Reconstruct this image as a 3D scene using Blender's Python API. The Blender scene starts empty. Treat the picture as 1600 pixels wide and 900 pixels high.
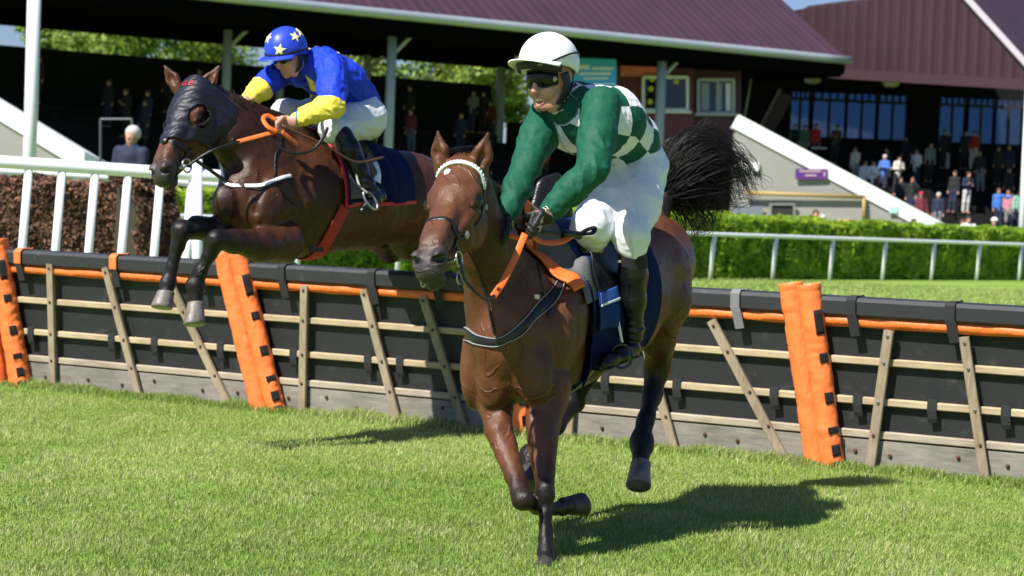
import bpy, math, random
import numpy as np
from mathutils import Vector

random.seed(7)
RNG = np.random.default_rng(11)
C = bpy.context.scene.collection
SC = bpy.context.scene

# ------------------------------------------------------------------ camera, sky, sun, exposure
F_PX = 3100.0
TH = math.atan(112.0 / F_PX)
ROLL = math.radians(2.3)
CAM = np.array((0.0, 0.0, 1.5))
_R = np.array((1.0, 0, 0)); _F = np.array((0, math.cos(TH), -math.sin(TH))); _U = np.array((0, math.sin(TH), math.cos(TH)))
CR = math.cos(ROLL) * _R + math.sin(ROLL) * _U
CU = math.cos(ROLL) * _U - math.sin(ROLL) * _R
CF = _F

def P(px, py, d):
    """world point seen at photo pixel (px, py) of the 1600x900 photo, at distance d along the view"""
    return CAM + d * (CF + (px - 800.0) / F_PX * CR - (py - 450.0) / F_PX * CU)

def G(px, d, z=0.0):
    """world point at the given column and distance, at height z"""
    a = P(px, 0, d); b = P(px, 900, d)
    t = (a[2] - z) / (a[2] - b[2])
    return a + (b - a) * t

cd = bpy.data.cameras.new('camera'); cam = bpy.data.objects.new('camera', cd); C.objects.link(cam)
from mathutils import Matrix
M3 = Matrix(((CR[0], CU[0], -CF[0]), (CR[1], CU[1], -CF[1]), (CR[2], CU[2], -CF[2])))
cam.matrix_world = Matrix.Translation(Vector(CAM)) @ M3.to_4x4()
cd.sensor_width = 36.0; cd.lens = F_PX / 1600.0 * 36.0
cd.clip_start = 0.1; cd.clip_end = 2000.0
cd.dof.use_dof = True; cd.dof.focus_distance = 9.0; cd.dof.aperture_fstop = 4.4
SC.camera = cam

SUN_TRAVEL = np.array((0.635, 0.655, -1.03)); SUN_TRAVEL /= np.linalg.norm(SUN_TRAVEL)
w = bpy.data.worlds.new('World'); SC.world = w; w.use_nodes = True
nt = w.node_tree; bg = nt.nodes['Background']
sky = nt.nodes.new('ShaderNodeTexSky'); sky.sky_type = 'NISHITA'; sky.sun_disc = False
sky.sun_elevation = math.asin(-SUN_TRAVEL[2]); sky.sun_rotation = math.atan2(-SUN_TRAVEL[0], -SUN_TRAVEL[1])
sky.air_density = 1.2; sky.dust_density = 0.6; sky.ozone_density = 2.5
tint = nt.nodes.new('ShaderNodeMix'); tint.data_type = 'RGBA'; tint.blend_type = 'MULTIPLY'; tint.inputs['Factor'].default_value = 1.0
tint.inputs[7].default_value = (0.80, 0.92, 1.30, 1.0)
nt.links.new(sky.outputs[0], tint.inputs[6]); nt.links.new(tint.outputs[2], bg.inputs[0]); bg.inputs[1].default_value = 0.053
sl = bpy.data.lights.new('sun', 'SUN'); sl.energy = 5.0; sl.angle = math.radians(0.53); sl.color = (1.0, 0.96, 0.90)
so = bpy.data.objects.new('sun', sl); C.objects.link(so)
so.rotation_euler = Vector(SUN_TRAVEL).to_track_quat('-Z', 'Y').to_euler()
so.location = (-20, -15, 40)
SC.view_settings.view_transform = 'Standard'; SC.view_settings.look = 'None'
SC.view_settings.exposure = 0.72; SC.view_settings.gamma = 1.0; SC.view_settings.use_curve_mapping = False
SC.cycles.max_bounces = 6; SC.cycles.transparent_max_bounces = 8

# ------------------------------------------------------------------ materials
MATS = {}
def mat(name, col=(0.5, 0.5, 0.5), rough=0.6, metal=0.0, var=0.0, vscale=8.0, bump=0.0, bscale=60.0, bstretch=(1, 1, 1),
        attr=None, spec=0.5, coat=0.0, trans=0.0, sheen=0.0, col2=None):
    """a Principled material with procedural colour variation and bump; attr: take the colour from that point attribute"""
    if name in MATS: return MATS[name]
    m = bpy.data.materials.new(name); m.use_nodes = True; MATS[name] = m
    t = m.node_tree; n = t.nodes; b = n['Principled BSDF']; L = t.links.new
    b.inputs['Roughness'].default_value = rough; b.inputs['Metallic'].default_value = metal
    b.inputs['Specular IOR Level'].default_value = spec; b.inputs['Coat Weight'].default_value = coat
    b.inputs['Sheen Weight'].default_value = sheen
    tc = n.new('ShaderNodeTexCoord')
    src = None
    if attr:
        a = n.new('ShaderNodeAttribute'); a.attribute_name = attr; src = a.outputs['Color']
    else:
        b.inputs['Base Color'].default_value = (*col, 1)
    if var or col2:
        no = n.new('ShaderNodeTexNoise'); no.inputs['Scale'].default_value = vscale; no.inputs['Detail'].default_value = 6
        L(tc.outputs['Object'], no.inputs['Vector'])
        if col2:
            mx = n.new('ShaderNodeMix'); mx.data_type = 'RGBA'
            cr = n.new('ShaderNodeMapRange'); cr.inputs['From Min'].default_value = 0.4; cr.inputs['From Max'].default_value = 0.62
            L(no.outputs['Fac'], cr.inputs['Value']); L(cr.outputs[0], mx.inputs['Factor'])
            mx.inputs[6].default_value = (*col, 1); mx.inputs[7].default_value = (*col2, 1)
            src = mx.outputs[2]
        if var:
            mr = n.new('ShaderNodeMapRange'); mr.inputs['From Min'].default_value = 0.25; mr.inputs['From Max'].default_value = 0.75
            mr.inputs['To Min'].default_value = 1 - var; mr.inputs['To Max'].default_value = 1 + var
            L(no.outputs['Fac'], mr.inputs['Value'])
            vm = n.new('ShaderNodeVectorMath'); vm.operation = 'SCALE'
            if src is not None: L(src, vm.inputs[0])
            else: vm.inputs[0].default_value = col
            L(mr.outputs[0], vm.inputs['Scale']); src = vm.outputs[0]
    if src is not None: L(src, b.inputs['Base Color'])
    if bump:
        mp = n.new('ShaderNodeMapping'); mp.inputs['Scale'].default_value = bstretch
        L(tc.outputs['Object'], mp.inputs['Vector'])
        n2 = n.new('ShaderNodeTexNoise'); n2.inputs['Scale'].default_value = bscale; n2.inputs['Detail'].default_value = 5
        L(mp.outputs[0], n2.inputs['Vector'])
        bp = n.new('ShaderNodeBump'); bp.inputs['Strength'].default_value = bump; bp.inputs['Distance'].default_value = 0.01
        L(n2.outputs['Fac'], bp.inputs['Height']); L(bp.outputs[0], b.inputs['Normal'])
    if trans:
        tr = n.new('ShaderNodeBsdfTranslucent'); ms = n.new('ShaderNodeMixShader'); ms.inputs[0].default_value = trans
        if src is not None: L(src, tr.inputs['Color'])
        else: tr.inputs['Color'].default_value = (*col, 1)
        L(b.outputs[0], ms.inputs[1]); L(tr.outputs[0], ms.inputs[2]); L(ms.outputs[0], n['Material Output'].inputs['Surface'])
    return m

# ------------------------------------------------------------------ objects
def tag(o, label=None, cat=None, group=None, kind=None):
    if label: o['label'] = label
    if cat: o['category'] = cat
    if group: o['group'] = group
    if kind: o['kind'] = kind
    return o

def empty(name, loc, label=None, cat=None, group=None):
    o = bpy.data.objects.new(name, None); C.objects.link(o); o.location = tuple(loc)
    o.empty_display_size = 0.1
    return tag(o, label, cat, group)

def link(name, me, material=None, parent=None, loc=None):
    o = bpy.data.objects.new(name, me); C.objects.link(o)
    if material is not None:
        for x in (material if isinstance(material, (list, tuple)) else [material]): me.materials.append(x)
    if parent is not None:
        o.parent = parent
        if parent.parent is None: o.matrix_parent_inverse = Matrix.Translation(-Vector(parent.location))
    if loc is not None: o.location = tuple(loc)
    return o

def mesh_np(name, V, faces, smooth=True, attrs=None, k=None):
    """mesh from an (n,3) array and an (m,k) array of faces (k = 3 or 4) or a list of lists"""
    me = bpy.data.meshes.new(name)
    V = np.asarray(V, dtype=np.float32)
    if isinstance(faces, np.ndarray):
        m, k = faces.shape
        me.vertices.add(len(V)); me.vertices.foreach_set('co', V.ravel())
        me.loops.add(m * k); me.loops.foreach_set('vertex_index', faces.astype(np.int32).ravel())
        me.polygons.add(m); me.polygons.foreach_set('loop_start', np.arange(0, m * k, k, dtype=np.int32))
        try: me.polygons.foreach_set('loop_total', np.full(m, k, dtype=np.int32))
        except Exception: pass
        me.update(calc_edges=True)
    else:
        me.from_pydata([tuple(map(float, v)) for v in V], [], faces); me.update()
    if smooth: me.polygons.foreach_set('use_smooth', np.ones(len(me.polygons), dtype=bool))
    for nm, arr in (attrs or {}).items():
        arr = np.asarray(arr, dtype=np.float32)
        if arr.ndim == 1:
            a = me.attributes.new(nm, 'FLOAT', 'POINT'); a.data.foreach_set('value', arr)
        elif arr.shape[1] == 2:
            a = me.attributes.new(nm, 'FLOAT2', 'POINT'); a.data.foreach_set('vector', arr.ravel())
        else:
            if arr.shape[1] == 3: arr = np.concatenate([arr, np.ones((len(arr), 1), np.float32)], 1)
            a = me.attributes.new(nm, 'FLOAT_COLOR', 'POINT'); a.data.foreach_set('color', arr.ravel())
    return me

class MB:
    """collects simple shapes into one mesh"""
    def __init__(s): s.v = []; s.f = []
    def add(s, V, Fs):
        o = len(s.v); s.v += [tuple(map(float, x)) for x in V]; s.f += [[i + o for i in f] for f in Fs]; return s
    def hexa(s, c8):
        return s.add(c8, [(0, 3, 2, 1), (4, 5, 6, 7), (0, 1, 5, 4), (1, 2, 6, 5), (2, 3, 7, 6), (3, 0, 4, 7)])
    def box(s, c, ax, ay, az, hx, hy, hz, bev=0.0):
        """box centred c, unit axes, half sizes; bev chamfers the edges that run along ax"""
        c, ax, ay, az = map(np.asarray, (c, ax, ay, az))
        if bev <= 0:
            return s.hexa([c + sx * hx * ax + sy * hy * ay + sz * hz * az for sz in (-1, 1) for sx, sy in ((-1, -1), (1, -1), (1, 1), (-1, 1))])
        pr = [(-hy + bev, -hz), (hy - bev, -hz), (hy, -hz + bev), (hy, hz - bev), (hy - bev, hz), (-hy + bev, hz), (-hy, hz - bev), (-hy, -hz + bev)]
        V = [c + sx * hx * ax + y * ay + z * az for sx in (-1, 1) for y, z in pr]
        n = 8
        return s.add(V, [tuple(range(n))[::-1], tuple(range(n, 2 * n))] + [(i, (i + 1) % n, (i + 1) % n + n, i + n) for i in range(n)])
    def bar(s, a, b, w, t, up=(0, 0, 1), bev=0.0):
        """bar from a to b, w wide across (up x dir), t thick along the up-ish normal"""
        a, b = np.asarray(a, float), np.asarray(b, float); x = b - a; l = np.linalg.norm(x); x /= l
        y = np.cross(up, x); y /= np.linalg.norm(y); z = np.cross(x, y)
        return s.box((a + b) / 2, x, y, z, l / 2, w / 2, t / 2, bev)
    def tube(s, pts, r, n=10, caps=True):
        V, Fc = tube_np(pts, r, n, caps); return s.add(V, Fc)
    def build(s, name, m=None, parent=None, smooth=False):
        return link(name, mesh_np(name, s.v, s.f, smooth), m, parent)

def nrm(v):
    v = np.asarray(v, float); return v / (np.linalg.norm(v) + 1e-12)

def frames(pts, up=None):
    pts = np.asarray(pts, float); T = np.gradient(pts, axis=0); T /= np.linalg.norm(T, axis=1)[:, None] + 1e-12
    n = len(pts); N = np.zeros_like(pts)
    u = np.array(up if up is not None else ((0, 0, 1) if abs(T[0][2]) < 0.9 else (1, 0, 0)), float)
    for i in range(n):
        u = u - T[i] * (u @ T[i]); u /= np.linalg.norm(u) + 1e-12; N[i] = u
    return T, N, np.cross(T, N)

def tube_np(pts, r, n=10, caps=True, sq=1.0, up=None):
    pts = np.asarray(pts, float); r = np.broadcast_to(np.asarray(r, float), (len(pts),))
    T, N, B = frames(pts, up)
    a = np.arange(n) * 2 * math.pi / n
    V = (pts[:, None, :] + (np.cos(a)[None, :, None] * N[:, None, :] * sq + np.sin(a)[None, :, None] * B[:, None, :]) * r[:, None, None]).reshape(-1, 3)
    m = len(pts); Fc = []
    for i in range(m - 1):
        for j in range(n):
            Fc.append((i * n + j, i * n + (j + 1) % n, (i + 1) * n + (j + 1) % n, (i + 1) * n + j))
    if caps: Fc += [tuple(range(n))[::-1], tuple(range((m - 1) * n, m * n))]
    return V, Fc

def spline(pts, n=40):
    """Catmull-Rom through pts, n samples"""
    p = np.asarray(pts, float); m = len(p)
    if m == 2: return p[0] + (p[1] - p[0]) * np.linspace(0, 1, n)[:, None]
    q = np.vstack([2 * p[0] - p[1], p, 2 * p[-1] - p[-2]])
    out = []
    for t in np.linspace(0, m - 1 - 1e-9, n):
        i = int(t); f = t - i; a, b, c, d = q[i:i + 4]
        out.append(0.5 * (2 * b + (c - a) * f + (2 * a - 5 * b + 4 * c - d) * f * f + (3 * b - a - 3 * c + d) * f ** 3))
    return np.array(out)

# ------------------------------------------------------------------ value noise for numpy
_perm = RNG.random((32, 32, 32)).astype(np.float32)
def vnoise(Pt, scale=1.0):
    p = np.asarray(Pt, np.float32) * scale; i = np.floor(p).astype(int); f = p - i; f = f * f * (3 - 2 * f)
    r = 0
    for dx in (0, 1):
        for dy in (0, 1):
            for dz in (0, 1):
                wgt = (f[:, 0] if dx else 1 - f[:, 0]) * (f[:, 1] if dy else 1 - f[:, 1]) * (f[:, 2] if dz else 1 - f[:, 2])
                r = r + wgt * _perm[(i[:, 0] + dx) % 32, (i[:, 1] + dy) % 32, (i[:, 2] + dz) % 32]
    return r * 2 - 1

# ------------------------------------------------------------------ bodies as one smooth surface: blended round cones and ellipsoids
class Body:
    def __init__(s): s.p = []
    def cone(s, a, b, ra, rb, k=0.03, col=None, lat=None, ls=1.0, sub=False, tagv=0.0):
        s.p.append(dict(t=0, a=np.asarray(a, float), b=np.asarray(b, float), ra=ra, rb=rb, k=k, col=col, lat=None if lat is None else nrm(lat), ls=ls, sub=sub, tag=tagv)); return s
    def chain(s, pts, k=0.03, col=None, lat=None, ls=1.0, tagv=0.0, cols=None):
        for i, ((a, ra), (b, rb)) in enumerate(zip(pts[:-1], pts[1:])):
            s.cone(a, b, ra, rb, k, cols[i] if cols else col, lat, ls, tagv=tagv)
        return s
    def ell(s, c, x, y, z, rx, ry, rz, k=0.03, col=None, sub=False, tagv=0.0):
        s.p.append(dict(t=1, c=np.asarray(c, float), R=np.array([nrm(x), nrm(y), nrm(z)]), r=np.array((rx, ry, rz), float), k=k, col=col, sub=sub, tag=tagv)); return s
    @staticmethod
    def _d(q, X, Y, Z):
        if q['t'] == 0:
            a = q['a']; ba = q['b'] - a; x, y, z = X - a[0], Y - a[1], Z - a[2]
            if q['lat'] is not None and q['ls'] != 1.0:
                l = q['lat']; g = 1 / q['ls'] - 1
                dt = (x * l[0] + y * l[1] + z * l[2]) * g
                x, y, z = x + dt * l[0], y + dt * l[1], z + dt * l[2]
                ba = ba + (ba @ l) * g * l
            bb = ba @ ba + 1e-12
            h = np.clip((x * ba[0] + y * ba[1] + z * ba[2]) / bb, 0, 1)
            x, y, z = x - h * ba[0], y - h * ba[1], z - h * ba[2]
            m = np.sqrt(x * x + y * y + z * z) + 1e-9
            d = m - (q['ra'] + (q['rb'] - q['ra']) * h)
            if q['lat'] is not None and q['ls'] != 1.0:
                c2 = ((x * l[0] + y * l[1] + z * l[2]) / m) ** 2
                d = d * np.sqrt(np.maximum(1 - c2 * (1 - q['ls'] ** 2), 1e-4))
            return d
        c, R, r = q['c'], q['R'], q['r']; x, y, z = X - c[0], Y - c[1], Z - c[2]
        k0 = k1 = 0
        for i in range(3):
            u = (x * R[i, 0] + y * R[i, 1] + z * R[i, 2]) / r[i]; k0 = k0 + u * u; k1 = k1 + (u / r[i]) ** 2
        k0 = np.sqrt(k0) + 1e-9; k1 = np.sqrt(k1) + 1e-9
        return k0 * (k0 - 1) / k1
    @staticmethod
    def _mix(F0, d, q):
        k = max(q['k'], 1e-4)
        if q['sub']:
            h = np.clip(0.5 - 0.5 * (F0 + d) / k, 0, 1); return F0 + (-d - F0) * h + k * h * (1 - h)
        h = np.clip(0.5 + 0.5 * (F0 - d) / k, 0, 1); return F0 + (d - F0) * h - k * h * (1 - h)
    def box(s, q):
        if q['t'] == 0:
            r = max(q['ra'], q['rb']); return np.minimum(q['a'], q['b']) - r, np.maximum(q['a'], q['b']) + r
        e = np.sqrt(((q['R'] * q['r'][:, None]) ** 2).sum(0)); return q['c'] - e, q['c'] + e
    def ev(s, pts):
        pts = np.atleast_2d(np.asarray(pts, float)); X, Y, Z = pts.T; F0 = np.full(len(pts), 9.0)
        for q in s.p: F0 = s._mix(F0, s._d(q, X, Y, Z), q)
        return F0
    def grad(s, pts, e=0.004):
        pts = np.atleast_2d(np.asarray(pts, float)); g = np.zeros_like(pts)
        for i in range(3):
            o = np.zeros(3); o[i] = e; g[:, i] = s.ev(pts + o) - s.ev(pts - o)
        return g / (np.linalg.norm(g, axis=1)[:, None] + 1e-9)
    def snap(s, pts, off=0.0, it=6):
        p = np.atleast_2d(np.asarray(pts, float)).copy()
        for _ in range(it): p -= (s.ev(p) - off)[:, None] * s.grad(p) * 0.9
        return p
    def march(s, org, dirs, off=0.0, far=1.5, it=60):
        """walk from org along dirs until the surface (plus off) is met; rays that meet nothing stop after far"""
        p = np.array(org, float); t = np.zeros(len(p))
        for _ in range(it):
            t = np.minimum(t + (s.ev(p + dirs * t[:, None]) - off) * 0.8, far)
        return p + dirs * t[:, None], t < far * 0.98
    def mesh(s, name, h=0.008, colsoft=0.015, disp=None, base=(0.5, 0.5, 0.5)):
        lo = np.min([s.box(q)[0] for q in s.p if not q['sub']], 0) - 3 * h; hi = np.max([s.box(q)[1] for q in s.p if not q['sub']], 0) + 3 * h
        n = np.ceil((hi - lo) / h).astype(int) + 1
        ax = [(lo[i] + h * np.arange(n[i])).astype(np.float32) for i in range(3)]
        Fg = np.full(tuple(n), 1.0, np.float32)
        for q in s.p:
            a, b = s.box(q); pad = q['k'] + 3 * h
            i0 = np.clip(np.floor((a - pad - lo) / h).astype(int), 0, n); i1 = np.clip(np.ceil((b + pad - lo) / h).astype(int) + 1, 0, n)
            sl = tuple(slice(i0[i], i1[i]) for i in range(3))
            if min(i1 - i0) <= 0: continue
            X = ax[0][sl[0]][:, None, None]; Y = ax[1][sl[1]][None, :, None]; Z = ax[2][sl[2]][None, None, :]
            Fg[sl] = s._mix(Fg[sl], s._d(q, X, Y, Z).astype(np.float32), q)
        V, Q = surface_nets(Fg, lo, h)
        V = V.astype(float)
        # colour and tag by the nearest primitives
        W = np.zeros(len(V)); Cc = np.zeros((len(V), 3)); Tg = np.zeros(len(V))
        X, Y, Z = V.T
        for q in s.p:
            d = s._d(q, X, Y, Z); d = np.abs(d) if q['sub'] else d
            if q['sub'] and q['col'] is None: continue
            wt = np.exp(-np.clip(d, -0.06, 1) / colsoft); W += wt
            Cc += wt[:, None] * np.array(q['col'] if q['col'] is not None else base); Tg += wt * q['tag']
        Cc /= W[:, None]; Tg /= W
        if disp is not None: V = V + s.grad(V) * disp(V)[:, None]
        me = mesh_np(name, V, Q, True, {'Col': Cc, 'part': Tg})
        return me, V, Cc

def surface_nets(Fg, lo, h):
    ins = Fg < 0
    a = ins[:-1, :-1, :-1]; sh = a.shape
    cnt = np.zeros(sh, np.int8)
    cs = [(i, j, k) for i in (0, 1) for j in (0, 1) for k in (0, 1)]
    for i, j, k in cs: cnt += ins[i:i + sh[0], j:j + sh[1], k:k + sh[2]]
    act = (cnt > 0) & (cnt < 8)
    I = np.argwhere(act)
    idx = np.full(sh, -1, np.int32); idx[act] = np.arange(len(I), dtype=np.int32)
    val = {c: Fg[I[:, 0] + c[0], I[:, 1] + c[1], I[:, 2] + c[2]] for c in cs}
    S = np.zeros((len(I), 3)); N = np.zeros(len(I))
    for c in cs:
        for axn in range(3):
            if c[axn] == 0:
                e = list(c); e[axn] = 1; e = tuple(e); v0, v1 = val[c], val[e]
                m = (v0 < 0) != (v1 < 0)
                t = np.where(m, v0 / np.where(v0 == v1, 1, v0 - v1), 0)
                p = np.tile(np.array(c, float), (len(I), 1)); p[:, axn] = t
                S += p * m[:, None]; N += m
    V = lo + h * (I + S / N[:, None])
    quads = []
    for axn in range(3):
        u, v = (axn + 1) % 3, (axn + 2) % 3
        s0 = [slice(None)] * 3; s1 = [slice(None)] * 3
        s0[axn] = slice(0, -1); s1[axn] = slice(1, None)
        A, B = ins[tuple(s0)], ins[tuple(s1)]
        for flip in (False, True):
            E = np.argwhere((A & ~B) if not flip else (~A & B))
            E = E[(E[:, u] > 0) & (E[:, v] > 0) & (E[:, u] < sh[u]) & (E[:, v] < sh[v])]
            if len(E) == 0: continue
            q = []
            for du, dv in ((-1, -1), (0, -1), (0, 0), (-1, 0)):
                e = E.copy(); e[:, u] += du; e[:, v] += dv; q.append(idx[e[:, 0], e[:, 1], e[:, 2]])
            q = np.stack(q, 1)
            quads.append(q[:, ::-1] if flip else q)
    Q = np.concatenate(quads); Q = Q[(Q >= 0).all(1)]
    return V, Q

# ------------------------------------------------------------------ things laid on a body
def strap_mesh(path, normals, width, thick=0.004, closed=False):
    """flat band along path; normals point away from the body; width may vary"""
    path = np.asarray(path, float); n = len(path)
    T = np.gradient(path, axis=0)
    if closed: T = np.roll(path, -1, 0) - np.roll(path, 1, 0)
    T /= np.linalg.norm(T, axis=1)[:, None] + 1e-12
    Nn = normals - T * (normals * T).sum(1)[:, None]; Nn /= np.linalg.norm(Nn, axis=1)[:, None] + 1e-12
    B = np.cross(T, Nn); wd = np.broadcast_to(np.asarray(width, float), (n,))[:, None]
    t = thick
    pr = [(-.5, 0), (-.5, .7), (-.4, 1), (.4, 1), (.5, .7), (.5, 0)]
    V = np.stack([path + B * wd * a + Nn * t * b for a, b in pr], 1).reshape(-1, 3)
    m = len(pr); Fc = []
    for i in range(n if closed else n - 1):
        j = (i + 1) % n
        for k in range(m): Fc.append((i * m + k, i * m + (k + 1) % m, j * m + (k + 1) % m, j * m + k))
    if not closed: Fc += [tuple(range(m))[::-1], tuple(range((n - 1) * m, n * m))]
    return V, Fc

def strap(name, body, pts, width, m, parent, thick=0.004, off=0.001, n=60, closed=False, free=None, taut=8):
    """band along a spline through pts laid on the body; free: normal direction for a band that hangs in the air"""
    pts = list(pts) + ([pts[0]] if closed else [])
    p = spline(pts, n + (1 if closed else 0))
    if closed: p = p[:-1]
    if free is None:
        p = body.snap(p, off)
        if not closed:
            for _ in range(taut):
                q = p.copy(); q[1:-1] = (p[:-2] + p[1:-1] * 2 + p[2:]) / 4
                e = body.ev(q) - off; p = q - np.minimum(e, 0)[:, None] * body.grad(q)
        nn = body.grad(p)
        for _ in range(6): nn[1:-1] = (nn[:-2] + nn[1:-1] + nn[2:]) / 3
    else: nn = np.tile(nrm(free), (len(p), 1))
    V, Fc = strap_mesh(p, nn, width, thick, closed)
    return link(name, mesh_np(name, V, Fc, True), m, parent)

def rope(name, pts, r, m, parent, n=40, sides=8, body=None, off=0.0):
    p = spline(pts, n)
    if body is not None: p = body.snap(p, off)
    V, Fc = tube_np(p, r, sides)
    return link(name, mesh_np(name, V, Fc, True), m, parent)

def patch(name, body, org, dirs, shape, m, parent, off=0.004, thick=0.003, far=1.5, attrs=None, extra=None):
    """sheet draped on the body: a grid of rays (shape rows x cols) walked until they meet it"""
    org = np.asarray(org, float).reshape(-1, 3); dirs = np.asarray(dirs, float).reshape(-1, 3)
    p, ok = body.march(org, dirs, off, far)
    if extra is not None: p = extra(p)
    r, c = shape; g = np.arange(r * c).reshape(r, c)
    Q = np.stack([g[:-1, :-1], g[:-1, 1:], g[1:, 1:], g[1:, :-1]], -1).reshape(-1, 4)
    Q = Q[ok[Q].all(1)]
    pb = p - dirs * thick                     # outer side
    V = np.vstack([p, pb]); nn = r * c
    # rim
    ed = {}
    for q in Q.tolist():
        for a, b in zip(q, q[1:] + q[:1]):
            if (b, a) in ed: del ed[(b, a)]
            else: ed[(a, b)] = 1
    rim = np.array([(a, b, b + nn, a + nn) for a, b in ed] or np.zeros((0, 4)), int)
    Fc = np.vstack([Q[:, ::-1], Q + nn, rim]).astype(int)
    at = {k: np.concatenate([v, v]) for k, v in (attrs or {}).items()}
    me = mesh_np(name, V, Fc, True, at)
    return link(name, me, m, parent)

def decal(name, body, c, normal, up, outline, m, parent, off=0.002, thick=0.002, sub=5):
    """a flat outline (2D, metres) laid on the body around c, seen along -normal"""
    nz = nrm(normal); ux = nrm(np.cross(up, nz)); uy = np.cross(nz, ux)
    o2 = np.asarray(outline, float); cen = o2.mean(0); n = len(o2)
    rings = [cen[None, :] + (o2 - cen) * (i / sub) for i in range(1, sub + 1)]
    q = np.vstack([cen[None, :]] + rings)
    org = np.asarray(c) + nz * 0.25 + q[:, :1] * ux + q[:, 1:] * uy
    p, ok = body.march(org, np.tile(-nz, (len(org), 1)), off, 0.7)
    V = np.vstack([p + nz * thick * 0.5, p - nz * (off + 0.004)]); N = len(p)
    Fc = [(0, 1 + i, 1 + (i + 1) % n) for i in range(n)]
    for r in range(sub - 1):
        a, b = 1 + r * n, 1 + (r + 1) * n
        Fc += [(a + i, b + i, b + (i + 1) % n, a + (i + 1) % n) for i in range(n)]
    e = 1 + (sub - 1) * n
    Fc += [(e + i, e + i + N, e + (i + 1) % n + N, e + (i + 1) % n) for i in range(n)]
    return link(name, mesh_np(name, V, Fc, False), m, parent)

def star2d(r, n=5, inner=0.42, rot=0.0):
    return [((r if i % 2 == 0 else r * inner) * math.sin(rot + i * math.pi / n), (r if i % 2 == 0 else r * inner) * math.cos(rot + i * math.pi / n)) for i in range(2 * n)]

def ellipse2d(a, b, n=20):
    return [(a * math.cos(t * 2 * math.pi / n), b * math.sin(t * 2 * math.pi / n)) for t in range(n)]

def sphere_mesh(name, c, r, m, parent, sc=(1, 1, 1), axes=None, seg=16):
    V = []; Fc = []
    A = np.array(axes if axes is not None else np.eye(3), float)
    for i in range(seg // 2 + 1):
        th = math.pi * i / (seg // 2)
        for j in range(seg):
            ph = 2 * math.pi * j / seg
            l = np.array((math.sin(th) * math.cos(ph) * sc[0], math.sin(th) * math.sin(ph) * sc[1], math.cos(th) * sc[2])) * r
            V.append(np.asarray(c) + l @ A)
    for i in range(seg // 2):
        for j in range(seg): Fc.append((i * seg + j, (i + 1) * seg + j, (i + 1) * seg + (j + 1) % seg, i * seg + (j + 1) % seg))
    return link(name, mesh_np(name, V, Fc, True), m, parent)
# ================================================================== ground
X_, Y_, Z_ = np.eye(3)
def fence_line(px): return None
# the hurdles stand along this line on the ground
HA = G(0, 0, 0) if False else None
def ground_hit(px, py):
    r = CF + (px - 800) / F_PX * CR - (py - 450) / F_PX * CU
    return CAM + r * (-CAM[2] / r[2])
HL = ground_hit(90, 607); HR = ground_hit(1545, 752)
hd = nrm((HR - HL) * (1, 1, 0)); hn = np.array((hd[1], -hd[0], 0))          # hn points to the camera side
def grass_mat(name, far=False):
    m = bpy.data.materials.new(name); m.use_nodes = True; t = m.node_tree; b = t.nodes['Principled BSDF']; b.inputs['Roughness'].default_value = .85
    b.inputs['Specular IOR Level'].default_value = .2
    tc = nd(t, 'ShaderNodeTexCoord'); n1 = nd(t, 'ShaderNodeTexNoise'); n1.inputs['Scale'].default_value = .6; n1.inputs['Detail'].default_value = 8
    n2 = nd(t, 'ShaderNodeTexNoise'); n2.inputs['Scale'].default_value = 14; n2.inputs['Detail'].default_value = 6
    mp = nd(t, 'ShaderNodeMapping'); mp.inputs['Scale'].default_value = (1, .35, 1)
    t.links.new(tc.outputs['Object'], mp.inputs['Vector']); t.links.new(mp.outputs[0], n1.inputs['Vector']); t.links.new(tc.outputs['Object'], n2.inputs['Vector'])
    r1 = nd(t, 'ShaderNodeValToRGB'); e = r1.color_ramp.elements
    e[0].position = .3; e[0].color = (.15, .26, .03, 1); e[1].position = .72; e[1].color = (.26, .36, .075, 1)
    ad = nd(t, 'ShaderNodeMix', data_type='FLOAT'); ad.inputs['Factor'].default_value = .5
    t.links.new(n1.outputs['Fac'], ad.inputs[2]); t.links.new(n2.outputs['Fac'], ad.inputs[3]); t.links.new(ad.outputs[0], r1.inputs['Fac'])
    t.links.new(r1.outputs[0], b.inputs['Base Color'])
    bp = nd(t, 'ShaderNodeBump'); bp.inputs['Strength'].default_value = .6; bp.inputs['Distance'].default_value = .05; t.links.new(n2.outputs['Fac'], bp.inputs['Height']); t.links.new(bp.outputs[0], b.inputs['Normal'])
    return m
def nd(t, ty, **kw):
    n = t.nodes.new(ty)
    for k, v in kw.items(): setattr(n, k, v)
    return n
gm = MB(); nx = 40
gm.add([(-700, -60, 0), (700, -60, 0), (700, 1200, 0), (-700, 1200, 0)], [(0, 1, 2, 3)])
tag(gm.build('ground', grass_mat('turf')), kind='structure')

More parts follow.
